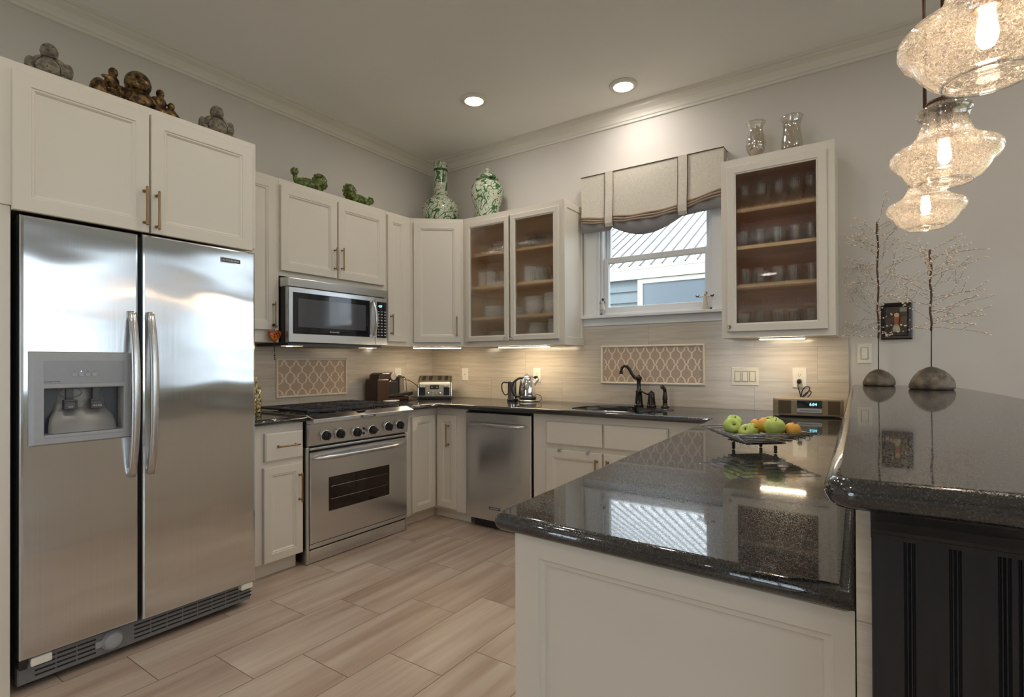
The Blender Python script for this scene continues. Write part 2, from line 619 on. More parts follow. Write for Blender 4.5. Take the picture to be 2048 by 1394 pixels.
def seeded():
    t = NT('seeded_pendant_glass')
    v = t.coord()
    vo = t.n('ShaderNodeTexVoronoi'); vo.inputs['Scale'].default_value = 360
    ds = t.noise(v, 120, 2, 0.5, out='Color')
    t.l(t.mix(0.012, v, ds, 'ADD'), vo.inputs['Vector'])
    sp = t.n('ShaderNodeSeparateXYZ'); t.l(v, sp.inputs[0])
    grad = t.noise(v, 14, 2)
    f = t.ramp(vo.outputs['Distance'], [(0.0, (0, 0, 0)), (0.42, (0.0,) * 3), (0.52, (1,) * 3)])
    sc_ = t.n('ShaderNodeSeparateColor'); t.l(vo.outputs['Color'], sc_.inputs[0])
    f = t.math('MULTIPLY', f, t.math('MULTIPLY_ADD', sc_.outputs[0], 0.66, -0.02))
    tr = t.n('ShaderNodeBsdfTransparent'); tr.inputs['Color'].default_value = (0.97, 0.93, 0.86, 1)
    gl = t.n('ShaderNodeBsdfGlossy'); gl.inputs['Roughness'].default_value = 0.05
    lw = t.n('ShaderNodeLayerWeight'); lw.inputs['Blend'].default_value = 0.3
    m1 = t.n('ShaderNodeMixShader'); t.l(t.math('ADD', t.math('MULTIPLY', lw.outputs['Facing'], 0.5), 0.10), m1.inputs[0])
    t.l(tr.outputs[0], m1.inputs[1]); t.l(gl.outputs[0], m1.inputs[2])
    tl = t.n('ShaderNodeBsdfTranslucent'); tl.inputs['Color'].default_value = (0.62, 0.60, 0.56, 1)
    df = t.n('ShaderNodeBsdfDiffuse'); t.l(t.ramp(sc_.outputs[1], [(0.45, (0.06, 0.05, 0.04)), (0.6, (0.75, 0.70, 0.62))]), df.inputs['Color'])
    m0 = t.n('ShaderNodeMixShader'); m0.inputs[0].default_value = 0.55; t.l(tl.outputs[0], m0.inputs[1]); t.l(df.outputs[0], m0.inputs[2])
    m2 = t.n('ShaderNodeMixShader'); t.l(f, m2.inputs[0]); t.l(m1.outputs[0], m2.inputs[1]); t.l(m0.outputs[0], m2.inputs[2])
    t.l(m2.outputs[0], t.out.inputs['Surface'])
    return t.m


M_SEED = seeded()


def scroll_porcelain():
    t = NT('green_scroll_porcelain')
    v = t.coord()
    n1 = t.noise(v, 32, 1, 0.4, dist=1.2)
    line = t.math('LESS_THAN', t.math('ABSOLUTE', t.math('SUBTRACT', n1, 0.5)), 0.030)
    n2 = t.noise(v, 8.5, 1, 0.3, dist=1.6)
    drag = t.math('LESS_THAN', t.math('ABSOLUTE', t.math('SUBTRACT', n2, 0.54)), 0.036)
    f = t.math('MAXIMUM', line, drag)
    c = t.mix(f, srgb(206, 208, 186), srgb(66, 108, 64))
    return t.bsdf(c, 0.12)


M_PORC = scroll_porcelain()


def mottled(name, a, b, scale, rough, metal=0.0, bump=0.3, bd=0.004, lo=0.4, hi=0.62):
    t = NT(name)
    v = t.coord()
    n = t.noise(v, scale, 4, 0.6)
    c = t.ramp(n, [(lo, a), (hi, b)])
    return t.bsdf(c, rough, metal, t.bump(t.noise(v, scale * 2.2, 3), bump, bd))


M_STONEFIG = mottled('carved_stone', srgb(98, 90, 76), srgb(142, 132, 114), 55, 0.7, 0.0, 0.5, 0.004)
M_GILT = mottled('gilt_bronze', (0.025, 0.012, 0.006, 1), (0.26, 0.15, 0.05, 1), 34, 0.32, 0.6, 0.8, 0.006)
M_JADE = mottled('green_glaze', srgb(52, 66, 22), srgb(128, 142, 62), 46, 0.14, 0.0, 0.9, 0.006)
M_ROCK = mottled('river_stone', srgb(72, 64, 52), srgb(128, 114, 96), 14, 0.5, 0.0, 0.5, 0.01)
M_TWIG = plain('brown_wire', (0.09, 0.04, 0.022), 0.6)
M_BEAD = plain('pearl_bead', srgb(245, 226, 205), 0.2)
M_APPLE = mottled('green_apple', srgb(186, 208, 92), srgb(216, 228, 140), 9, 0.25, 0, 0.05)
M_ORANGE = mottled('orange_peel', srgb(238, 172, 62), srgb(250, 200, 104), 9, 0.4, 0, 0.4, 0.002)
M_STEM = plain('fruit_stem', (0.06, 0.04, 0.02), 0.7)
M_LINEN = None


def linen():
    t = NT('linen_fabric')
    v = t.coord()
    a = t.noise(t.coord((40, 40, 900)), 1, 2); b = t.noise(t.coord((900, 900, 40)), 1, 2)
    n = t.math('MULTIPLY', t.math('ADD', a, b), 0.5)
    c = t.ramp(n, [(0.35, srgb(192, 182, 164)), (0.65, srgb(226, 218, 204))])
    return t.bsdf(c, 0.9, 0, t.bump(n, 0.25, 0.002))


M_LINEN = linen()
M_CORD = plain('brown_piping', srgb(92, 72, 56), 0.8)
M_LINING = plain('grey_lining', srgb(150, 146, 148), 0.9)
M_BEADBOARD = None


def bead_black():
    t = NT('black_painted_wood')
    n = t.noise(t.coord((60, 60, 2.5)), 1.0, 4, 0.6)
    c = t.ramp(n, [(0.3, (0.010, 0.010, 0.011)), (0.7, (0.020, 0.020, 0.022))])
    return t.bsdf(c, 0.34, 0, t.bump(n, 0.25, 0.003))


M_BEADBOARD = bead_black()
M_LED = emit('led_diffuser', (1.0, 0.82, 0.56), 36.0)
M_CAN = emit('downlight_lens', (1.0, 0.95, 0.88), 52.0)
M_BULB = emit('warm_bulb', (1.0, 0.78, 0.60), 62.0)
M_HALO = emit('hood_bulb', (1.0, 0.72, 0.42), 14.0)
M_CYAN = emit('cyan_digits', (0.25, 0.85, 1.0), 1.6)
M_BLUELED = emit('blue_indicator', (0.25, 0.35, 1.0), 3.0)
M_LETTER = plain('silver_lettering', (0.7, 0.7, 0.7), 0.3)
M_DLETTER = plain('dark_lettering', (0.05, 0.05, 0.05), 0.5)
M_ROOF = plain('metal_roof', srgb(238, 236, 232), 0.45)
M_SIDING = plain('lap_siding', srgb(104, 113, 117), 0.7)
M_FASCIA = plain('white_fascia', srgb(184, 179, 168), 0.6)
M_LAWN = mottled('lawn_grass', srgb(70, 88, 48), srgb(110, 126, 70), 3, 0.9)
# ------------------------------------------------------------------ the room
CEIL = 3.152
RX, FY = 7.6, -8.0          # far right wall, wall behind the camera
WX0, WX1, WZ0, WZ1 = 1.775, 2.615, 1.60, 2.52    # kitchen window opening
GX0, GX1, GZ0, GZ1 = 4.70, 6.70, 0.45, 2.15      # dining window in the back wall (outside the frame)
TZ0, TZ1 = 2.28, 2.72


def wall_with_holes(name, mapf, u0, u1, z0, z1, holes, mat, th=0.14):
    """wall slab with rectangular openings; mapf(u,z,w) with w=0 room face, w=-th outside"""
    us = sorted({u0, u1, *[h[0] for h in holes], *[h[1] for h in holes]})
    zs = sorted({z0, z1, *[h[2] for h in holes], *[h[3] for h in holes]})
    mb = MB()
    for i in range(len(us) - 1):
        for j in range(len(zs) - 1):
            uc, zc = (us[i] + us[i + 1]) / 2, (zs[j] + zs[j + 1]) / 2
            if any(h[0] < uc < h[1] and h[2] < zc < h[3] for h in holes): continue
            for w in (0, -th):
                q = [mapf(us[i], zs[j], w), mapf(us[i + 1], zs[j], w), mapf(us[i + 1], zs[j + 1], w), mapf(us[i], zs[j + 1], w)]
                mb.add(q, [(0, 1, 2, 3)] if w == 0 else [(3, 2, 1, 0)])
    for h in list(holes):
        c = [(h[0], h[2]), (h[1], h[2]), (h[1], h[3]), (h[0], h[3])]
        for k in range(4):
            a, b = c[k], c[(k + 1) % 4]
            mb.add([mapf(a[0], a[1], 0), mapf(b[0], b[1], 0), mapf(b[0], b[1], -th), mapf(a[0], a[1], -th)], [(0, 1, 2, 3)])
    return struct(mb.build(name, mat, recalc=False, origin=(0, 0, 0)))


struct(MB().box(-0.14, RX + 0.14, FY - 0.14, 0.14, -0.12, 0.0).build('floor', M_FLOOR, origin=(0, 0, 0)))
struct(MB().box(-0.14, RX + 0.14, FY - 0.14, 0.14, CEIL, CEIL + 0.25).build('ceiling', M_CEIL, origin=(0, 0, 0)))
wall_with_holes('wall_left', LW(0.0), FY - 0.14, 0.14, 0, CEIL, [], M_WALL)
wall_with_holes('wall_back', BW(0.0), -0.14, RX + 0.14, 0, CEIL,
                [(WX0, WX1, WZ0, WZ1), (GX0, GX1, GZ0, GZ1), (GX0, GX1, TZ0, TZ1)], M_WALL)
RM = lambda u, z, w=0.0: Vector((RX - w, u, z))
rh = [(-6.6, -4.0, 0.45, 2.15), (-6.6, -4.0, TZ0, TZ1), (-3.5, -0.9, 0.45, 2.15), (-3.5, -0.9, TZ0, TZ1)]
wall_with_holes('wall_right', RM, FY - 0.14, 0.14, 0, CEIL, rh, M_WALL)
FM = lambda u, z, w=0.0: Vector((u, FY + w, z))
fh_ = [(0.8, 2.2, 0.3, 2.25)]
wall_with_holes('wall_front', FM, -0.14, RX + 0.14, 0, CEIL, fh_, M_WALL)

# crown moulding: one profile swept along each wall
prof = [(0.0, 3.035), (0.014, 3.037), (0.016, 3.052), (0.024, 3.056), (0.030, 3.075), (0.042, 3.098), (0.060, 3.112), (0.066, 3.116), (0.068, 3.130), (0.080, 3.134), (0.082, CEIL), (0.0, CEIL)]
mb = MB(); mb.smooth = False
mb.loops([[(d, FY, z) for d, z in prof], [(d, -d, z) for d, z in prof]])
struct(mb.build('trim_1', M_TRIM))
mb = MB()
mb.loops([[(d, -d, z) for d, z in prof], [(RX, -d, z) for d, z in prof]])
struct(mb.build('trim_2', M_TRIM))


def big_window(name, mapf, u0, u1, z0, z1, nv=2, nh=0, t=0.05):
    fr = MB()
    for a, b, c, d in ((u0, u1, z0, z0 + t), (u0, u1, z1 - t, z1), (u0, u0 + t, z0 + t, z1 - t), (u1 - t, u1, z0 + t, z1 - t)):
        fr.obox(mapf, a, b, c, d, -0.10, -0.03)
    for k in range(1, nv):
        uc = u0 + (u1 - u0) * k / nv
        fr.obox(mapf, uc - t / 2, uc + t / 2, z0 + t, z1 - t, -0.10, -0.03)
    for k in range(1, nh + 1):
        zc = z0 + (z1 - z0) * k / (nh + 1)
        fr.obox(mapf, u0 + t, u1 - t, zc - t / 2, zc + t / 2, -0.098, -0.032)
    # casing on the room side
    k = 0.085
    for a, b, c, d in ((u0 - k, u1 + k, z0 - k, z0), (u0 - k, u1 + k, z1, z1 + k), (u0 - k, u0, z0, z1), (u1, u1 + k, z0, z1)):
        fr.obox(mapf, a, b, c, d, 0.0005, 0.02)
    o = struct(fr.build(name, M_WIN))
    gl = MB().obox(mapf, u0 + t, u1 - t, z0 + t, z1 - t, -0.066, -0.062)
    gl.build('pane', M_PANE, o)
    return o


big_window('window_2', BW(0.0), GX0, GX1, GZ0, GZ1, 2, 1)
big_window('window_3', BW(0.0), GX0, GX1, TZ0, TZ1, 2)
big_window('window_4', RM, -6.6, -4.0, 0.45, 2.15, 3, 4, 0.07)  # extra crossbars added to stripe and dim the reflected glow
big_window('window_5', RM, -6.6, -4.0, TZ0, TZ1, 3)
big_window('window_6', RM, -3.5, -0.9, 0.45, 2.15, 3, 4, 0.07)  # same added crossbars, cutting the glow in reflections
big_window('window_7', RM, -3.5, -0.9, TZ0, TZ1, 3)
big_window('window_8', FM, 0.8, 2.2, 0.3, 2.25, 2, 1)  # unseen window added behind the camera for extra fill light
portal('portal_front', (1.5, FY - 0.02, 1.3), (0, 1, 0), 1.4, 2.0)
portal('portal_dining', ((GX0 + GX1) / 2, 0.02, 1.6), (0, -1, 0), GX1 - GX0, 2.4)
portal('portal_right', (RX + 0.02, -5.3, 1.6), (-1, 0, 0), 2.7, 2.4)
portal('portal_right_far', (RX + 0.02, -2.2, 1.6), (-1, 0, 0), 2.7, 2.4)
portal('portal_sink', ((WX0 + WX1) / 2, 0.12, 2.05), (0, -1, 0), WX1 - WX0, WZ1 - WZ0)

# ---- kitchen window (double hung): jambs, casing, sill, apron, two sashes, panes
fr = MB()
W0 = BW(0.0)
fr.obox(W0, WX0 - 0.135, WX0, WZ0, 2.60, 0.0005, 0.018)          # casing left
fr.obox(W0, WX0 - 0.115, WX0 - 0.02, WZ0, 2.60, 0.018, 0.026)
fr.obox(W0, WX1, WX1 + 0.115, WZ0, 2.60, 0.0005, 0.018)
fr.obox(W0, WX0 - 0.135, WX1 + 0.115, 2.52, 2.62, 0.0005, 0.020)
for a, b in ((WX0, WX0 + 0.02), (WX1 - 0.02, WX1)):            # jamb stops
    fr.obox(W0, a, b, WZ0, WZ1, -0.135, -0.001)
fr.obox(W0, WX0, WX1, WZ0, WZ0 + 0.02, -0.135, -0.001)
fr.obox(W0, WX0 - 0.155, WX1 + 0.128, WZ0 - 0.022, WZ0, 0.0005, 0.055)   # stool
fr.obox(W0, WX0 - 0.140, WX1 + 0.115, WZ0 - 0.080, WZ0 - 0.022, 0.0005, 0.016)   # apron
win = struct(fr.build('window_1', M_WIN, bevel=0.003))
a0, a1 = WX0 + 0.02, WX1 - 0.02


def sash(name, z0, z1, w0, w1, st, bt, tt):
    s = MB()
    s.obox(W0, a0, a0 + st, z0, z1, w0, w1); s.obox(W0, a1 - st, a1, z0, z1, w0, w1)
    s.obox(W0, a0 + st, a1 - st, z0, z0 + bt, w0, w1); s.obox(W0, a0 + st, a1 - st, z1 - tt, z1, w0, w1)
    o = s.build(name, M_WIN, win, bevel=0.004)
    MB().obox(W0, a0 + st, a1 - st, z0 + bt, z1 - tt, (w0 + w1) / 2 - 0.002, (w0 + w1) / 2 + 0.002).build('pane', M_PANE, o)
    return o


sash('lower_sash', WZ0 + 0.02, 2.045, -0.062, -0.022, 0.036, 0.045, 0.042)
sash('upper_sash', 2.020, WZ1 - 0.01, -0.105, -0.065, 0.036, 0.036, 0.045)

# ---- outside: the neighbour's house and the lawn
hs = thing('neighbor_house', (1.2, 3.0, 0), 'pale neighbouring house with white standing seam roof seen through the kitchen window', 'house')
th = math.atan(0.553)
ey, ez = 3.0, 2.515
EX0, EX1 = -3.5, 5.5
roof = MB()
ry = 4.2
roof.add([(EX0, ey, ez), (EX1, ey, ez), (EX1, ey + ry, ez + ry * 0.553), (EX0, ey + ry, ez + ry * 0.553),
          (EX0, ey, ez - 0.03), (EX1, ey, ez - 0.03), (EX1, ey + ry, ez + ry * 0.553 - 0.03), (EX0, ey + ry, ez + ry * 0.553 - 0.03)],
         [(0, 1, 2, 3), (7, 6, 5, 4), (0, 4, 5, 1), (1, 5, 6, 2), (2, 6, 7, 3), (3, 7, 4, 0)])
roof.build('roof', M_ROOF, hs)
seam = MB()
M_SEAM = plain('roof_seam', srgb(70, 68, 66), 0.6)  # shadow lines along the seams put into a dark seam colour
x = EX0 + 0.1
while x < EX1:
    c, s_ = 1.0, 0.553
    for (y0_, y1_) in ((ey + 0.002, ey + ry),):
        p0 = Vector((x, y0_, ez + (y0_ - ey) * 0.553)); p1 = Vector((x, y1_, ez + (y1_ - ey) * 0.553))
        up = Vector((0, -sin(th), cos(th)))
        hw = Vector((0.0085, 0, 0))
        v = [p0 - hw, p0 + hw, p1 + hw, p1 - hw]
        seam.add(v + [q + up * 0.018 for q in v], [(0, 1, 5, 4), (1, 2, 6, 5), (2, 3, 7, 6), (3, 0, 4, 7), (4, 5, 6, 7)])
    x += 0.150
seam.build('roof_seams', M_SEAM, hs)
MB().box(EX0, EX1, ey + 0.01, ey + 0.035, ez - 0.165, ez - 0.03).build('fascia', M_FASCIA, hs)
wl = MB()
zz = ez - 0.17
while zz > 0:
    wl.add([(EX0, ey + 0.075, zz), (EX1, ey + 0.075, zz), (EX1, ey + 0.052, zz - 0.15), (EX0, ey + 0.052, zz - 0.15),
            (EX1, ey + 0.075, zz - 0.15), (EX0, ey + 0.075, zz - 0.15)], [(0, 3, 2, 1), (3, 5, 4, 2)])
    zz -= 0.15
wl.build('wall', M_SIDING, hs, recalc=False)
MB().box(EX0, EX1, ey + 0.08, ey + 3.9, 0, ez - 0.02).build('body', M_SIDING, hs)
fw = MB(); B2 = BW(ey + 0.05)
NX0, NX1, NZ0, NZ1 = 0.905, 1.86, 1.2, 2.345
fw.rings(B2, [(NX0, NX1, NZ0, NZ1, -0.01), (NX0, NX1, NZ0, NZ1, 0.02), (NX0 + 0.07, NX1 - 0.07, NZ0 + 0.07, NZ1 - 0.06, 0.02), (NX0 + 0.07, NX1 - 0.07, NZ0 + 0.07, NZ1 - 0.06, -0.01)], closed=True)
fwo = fw.build('window', M_FASCIA, hs)
M_NPANE = plain('frosted_pane', srgb(98, 106, 114), 0.25)
MB().obox(B2, NX0 + 0.07, NX1 - 0.07, NZ0 + 0.07, NZ1 - 0.06, -0.008, 0.004).build('pane', M_NPANE, fwo)
tag(MB().box(-25, 40, 0.16, 40, -0.30, -0.14).build('lawn', M_LAWN), 'green lawn outside the kitchen window', 'lawn', kind='stuff')
tag(MB().box(RX + 0.16, 40, -30, 0.15, -0.30, -0.14).build('lawn', M_LAWN), 'green lawn outside the dining windows at the right', 'lawn', kind='stuff')

# ---- recessed lights in the ceiling
def downlight(x, y, label):
    t = thing('recessed_light', (x, y, CEIL - 0.012), label, 'ceiling light', 'recessed ceiling lights')
    r = MB()
    r.lathe([(0.066, -0.004), (0.094, 0.001), (0.096, 0.006), (0.094, 0.0118), (0.066, 0.0118)], (x, y, CEIL - 0.012), 40, cap0=False, cap1=False)
    r.build('trim_ring', M_WPLAST, t)
    MB().lathe([(0.0668, 0.0), (0.06, -0.004), (0.001, -0.007)], (x, y, CEIL - 0.0115), 40, cap0=False).build('lens', M_CAN, t)
    return t


downlight(1.145, -0.775, 'lit recessed ceiling light over the counter corner, left one of the pair')
downlight(2.115, -0.345, 'lit recessed ceiling light above the window valance, right one of the pair')
for q, (dx, dy) in enumerate(((2.75, -1.5), (2.6, -4.6), (1.15, -5.4), (4.65, -1.15), (5.2, -5.0), (1.9, -1.95), (1.9, -3.3), (4.25, -1.95))):  # unseen downlights added to brighten the floor, cabinets and right wall
    downlight(dx, dy, ['lit recessed ceiling light over the kitchen floor between range and peninsula',
                       'lit recessed ceiling light behind the camera', 'lit recessed ceiling light along the left wall behind the camera',
                       'lit recessed ceiling light over the dining side near the back wall', 'lit recessed ceiling light over the dining side behind the camera',
                       'lit recessed ceiling light in the middle of the kitchen floor', 'lit recessed ceiling light between the refrigerator and the peninsula end',
                       'lit recessed ceiling light just beyond the bar'][q])
# ------------------------------------------------------------------ cabinets
def door(M, u0, u1, z0, z1, parent, fw=0.052, t=0.020, w0=0.0005, name='door', mat=None):
    mb = MB()
    I = lambda d, w: (u0 + d, u1 - d, z0 + d, z1 - d, w0 + w)
    mb.rings(M, [I(0, 0), I(0, t - 0.003), I(0.003, t), I(fw, t), I(fw + 0.003, t - 0.004), I(fw + 0.009, t - 0.004), I(fw + 0.017, t - 0.011)])
    return mb.build(name, mat or M_CAB, parent)


def slab_front(M, u0, u1, z0, z1, parent, t=0.02, name='drawer'):
    mb = MB()
    I = lambda d, w: (u0 + d, u1 - d, z0 + d, z1 - d, 0.0005 + w)
    mb.rings(M, [I(0, 0), I(0, t - 0.006), I(0.008, t)])
    return mb.build(name, M_CAB, parent)


def pull(M, u, z, w, parent, ln=0.16, horiz=False, mat=None, r=0.0052):
    """turned bar pull with two posts and finials"""
    mb = MB()
    P = (lambda s, d: M(u + s, z, w + d)) if horiz else (lambda s, d: M(u, z + s, w + d))
    h = ln / 2
    ax = P(1, 0.03) - P(0, 0.03)
    mb.lathe([(0.001, -h - 0.006), (r * 0.9, -h - 0.003), (r * 1.25, -h), (r * 0.7, -h + 0.004), (r * 1.2, -h + 0.008), (r, -h + 0.014), (r * 0.85, 0), (r, h - 0.014), (r * 1.2, h - 0.008), (r * 0.7, h - 0.004), (r * 1.25, h), (r * 0.9, h + 0.003), (0.001, h + 0.006)],
             P(0, 0.030), 10, ax)
    for s in (-h + 0.012, h - 0.012):
        mb.cyl(P(s, -0.001), P(s, 0.030), 0.0042, n=10)
        mb.cyl(P(s, -0.001), P(s, 0.004), 0.0075, 0.006, n=12)
    return mb.build('handle', mat or M_BRASS, parent)


UB, UT = 1.377, 2.456      # wall cabinets, bottom and top
D = 0.0005

# --- cabinet over the refrigerator with its tall side panel
L9 = LW(0.90)
fc = thing('refrigerator_cabinet', (0.45, -2.78, 1.83), 'wide cream two-door cabinet above the refrigerator, deepest of the wall cabinets', 'cabinet')
MB().box(0.002, 0.90, -3.62, -2.283, 1.832, 2.374).build('carcass', M_CAB, fc, bevel=0.002)
MB().box(0.002, 0.895, -3.62, -3.224, 0.002, 1.8315).build('side_panel', M_CAB, fc, bevel=0.002)
d1 = door(L9, -3.224, -2.777, 1.815, 2.340, fc); pull(L9, -2.797, 1.925, 0.0205, d1, 0.16)
d2 = door(L9, -2.770, -2.309, 1.815, 2.340, fc); pull(L9, -2.750, 1.915, 0.0205, d2, 0.16)

# --- wall cabinets on the left wall
L3 = LW(0.32)
def lcab(name, y0, y1, z0, label):
    t = thing(name, (0.16, (y0 + y1) / 2, z0), label, 'cabinet')
    MB().box(0.002, 0.32, y0 + D, y1 - D, z0, UT).build('carcass', M_CAB, t, bevel=0.0015)
    return t


c = lcab('wall_cabinet', -2.28, -1.795, UB, 'narrow cream wall cabinet between the refrigerator and the microwave, mostly hidden')
d = door(L3, -2.20, -1.826, 1.455, 2.425, c); pull(L3, -1.846, 1.552, 0.0205, d, 0.16)
c = lcab('wall_cabinet', -1.795, -0.875, 1.815, 'cream two-door wall cabinet right above the microwave')
d = door(L3, -1.791, -1.352, 1.850, 2.412, c); pull(L3, -1.375, 1.985, 0.0205, d, 0.155)
d = door(L3, -1.339, -0.905, 1.850, 2.408, c); pull(L3, -1.315, 1.992, 0.0205, d, 0.155)
c = lcab('wall_cabinet', -0.875, -0.606, UB, 'narrow cream wall cabinet right of the microwave, handle at its lower left')
d = door(L3, -0.868, -0.662, 1.412, 2.425, c); pull(L3, -0.842, 1.545, 0.0205, d, 0.16)

# --- diagonal corner wall cabinet
A, B = Vector((0.32, -0.6055, 0)), Vector((0.657, -0.32, 0))
c = thing('corner_wall_cabinet', (0.25, -0.25, UB), 'cream diagonal corner wall cabinet below the tall green vase', 'cabinet')
mb = MB(); poly = [(0.002, -0.6055), (A.x, A.y), (B.x, B.y), (0.657, -0.002), (0.002, -0.002)]
mb.slab(poly, UB, UT)
mb.build('carcass', M_CAB, c, bevel=0.0015)
DM = frameM(A, B - A)
dl = (B - A).length
d = door(DM, 0.030, dl - 0.022, 1.410, 2.420, c); pull(DM, dl - 0.052, 1.545, 0.0205, d, 0.16)


# --- glass-front cabinets
B3 = BW(-0.32)
def glass_cab(name, x0, x1, z0, z1, shelves, label, lining, loc_label=None):
    t = thing(name, ((x0 + x1) / 2, -0.16, z0), label, 'cabinet')
    m = MB()
    p = 0.018
    m.box(x0, x0 + p, -0.30, -0.002, z0, z1); m.box(x1 - p, x1, -0.30, -0.002, z0, z1)
    m.box(x0 + p, x1 - p, -0.30, -0.002, z1 - p, z1); m.box(x0 + p, x1 - p, -0.30, -0.002, z0, z0 + p)
    m.box(x0 + p, x1 - p, -0.010, -0.002, z0 + p, z1 - p)
    s = 0.042                                          # face frame
    m.rings(B3, [(x0, x1, z0, z1, -0.020), (x0, x1, z0, z1, 0.0), (x0 + s, x1 - s, z0 + s, z1 - s, 0.0), (x0 + s, x1 - s, z0 + s, z1 - s, -0.020)], closed=True)
    m.build('carcass', M_CAB, t)
    q = 0.0005
    l = MB()
    a, b, e, f = x0 + p + q, x1 - p - q, z0 + p + q, z1 - p - q
    y0, y1 = -0.2995, -0.0105
    l.add([(a, y0, e), (b, y0, e), (b, y1, e), (a, y1, e), (a, y0, f), (b, y0, f), (b, y1, f), (a, y1, f)],
          [(0, 1, 2, 3), (7, 6, 5, 4), (3, 2, 6, 7), (0, 3, 7, 4), (2, 1, 5, 6)])
    l.build('lining', lining, t, recalc=False)
    for z in shelves:
        MB().box(a + 0.001, b - 0.001, -0.296, y1 - 0.001, z - 0.010, z + 0.010).build('shelf', M_WOOD, t)
    return t


def glass_door(M, u0, u1, z0, z1, parent, fw=0.047, t=0.020):
    mb = MB()
    I = lambda d, w: (u0 + d, u1 - d, z0 + d, z1 - d, 0.0005 + w)
    mb.rings(M, [I(0, 0), I(0, t - 0.003), I(0.003, t), I(fw - 0.010, t), I(fw - 0.006, t - 0.004), I(fw, t - 0.006), I(fw, 0)], closed=True)
    o = mb.build('door', M_CAB, parent)
    g = MB(); g.smooth = True
    a, b, e, f = u0 + fw - 0.003, u1 - fw + 0.003, z0 + fw - 0.003, z1 - fw + 0.003
    n = int((b - a) / 0.0092); k = n * 8
    pts = [(a + (b - a) * i / k, 0.0082 + 0.0022 * abs(sin(pi * n * i / k))) for i in range(k + 1)]
    v = []
    for u, w in pts:
        v += [M(u, e, w), M(u, f, w), M(u, e, 0.0055), M(u, f, 0.0055)]
    fs = []
    for i in range(k):
        q, r = 4 * i, 4 * i + 4
        fs += [(q, r, r + 1, q + 1), (q + 3, r + 3, r + 2, q + 2), (q + 1, r + 1, r + 3, q + 3), (q + 2, r + 2, r, q)]
    fs += [(0, 1, 3, 2), (4 * k + 2, 4 * k + 3, 4 * k + 1, 4 * k)]
    g.add(v, fs)
    g.build('glass_pane', M_REED, o, recalc=False)
    return o


def glass_knob(M, u, z, w, parent):
    p = M(u, z, w); n = M(u, z, w + 1) - p
    mb = MB()
    mb.lathe([(0.005, 0), (0.004, 0.008), (0.010, 0.014), (0.0135, 0.022), (0.011, 0.029), (0.004, 0.032)], p, 12, n)
    return mb.build('knob', M_KNOB, parent)


M_KNOB = clear_glass('knob_crystal', (0.95, 0.95, 0.95), 0.0, 0.7, 1.5)

GX_0, GX_1 = 0.658, 1.626
gcab = glass_cab('glass_wall_cabinet', GX_0, GX_1, 1.372, UT, (1.609, 1.866, 2.132), 'cream wall cabinet with two reeded glass doors full of white dishes, left of the window', M_INT)
d = glass_door(B3, 0.700, 1.139, 1.414, 2.408, gcab); glass_knob(B3, 1.118, 1.428, 0.0205, d)
d = glass_door(B3, 1.155, 1.592, 1.416, 2.410, gcab); glass_knob(B3, 1.175, 1.428, 0.0205, d)
# framed end panel on the window side
PM = frameM((GX_1, -0.32, 0), Y)
mb = MB()
mb.rings(PM, [(0.0, 0.318, 1.372, UT, 0.0005), (0.0, 0.318, 1.372, UT, 0.010), (0.040, 0.280, 1.43, UT - 0.05, 0.010), (0.044, 0.276, 1.434, UT - 0.054, 0.004)])
mb.build('end_panel', M_CAB, gcab)

HX0, HX1, HZ1 = 2.748, 3.356, 2.488
hcab = glass_cab('glass_wall_cabinet', HX0, HX1, 1.387, HZ1, (1.708, 1.942, 2.168), 'cream wall cabinet with one tall reeded glass door full of glassware, right of the window', M_MAHOG)
d = glass_door(B3, 2.785, 3.318, 1.424, 2.440, hcab, fw=0.052); glass_knob(B3, 2.800, 1.452, 0.0205, d)
for o in kids(hcab):
    if o.name.startswith('shelf'): o.data.materials[0] = M_WOOD

# --- base cabinets
CZ = 0.884          # top of base cabinets
L6 = LW(0.64)
c = thing('base_cabinet', (0.3, -2.06, 0), 'narrow cream base cabinet with one drawer over one door, left of the range', 'cabinet')
mb = MB(); mb.box(0.002, 0.64, -2.284, -1.836, 0.088, CZ); mb.box(0.002, 0.60, -2.284, -1.860, 0.001, 0.0885)
mb.build('carcass', M_CAB, c, bevel=0.0015)
d = slab_front(L6, -2.090, -1.846, 0.672, 0.836, c); pull(L6, -1.955, 0.756, 0.0205, d, 0.135, True)
d = door(L6, -2.098, -1.850, 0.093, 0.640, c, fw=0.045); pull(L6, -1.873, 0.493, 0.0205, d, 0.17)

c = thing('corner_base_cabinet', (0.45, -0.45, 0), 'cream corner base cabinet with two inward-angled doors between range and dishwasher', 'cabinet')
mb = MB(); mb.slab([(0.002, -0.975), (0.612, -0.975), (0.612, -0.612), (0.940, -0.612), (0.940, -0.002), (0.002, -0.002)], 0.075, CZ)
mb.slab([(0.002, -0.970), (0.572, -0.970), (0.572, -0.572), (0.940, -0.572), (0.940, -0.002), (0.002, -0.002)], 0.001, 0.0755)
mb.build('carcass', M_CAB, c)
door(LW(0.612), -0.895, -0.640, 0.095, 0.828, c, fw=0.048)
d = door(BW(-0.612), 0.640, 0.838, 0.095, 0.828, c, fw=0.048); pull(BW(-0.612), 0.762, 0.670, 0.0205, d, 0.17)

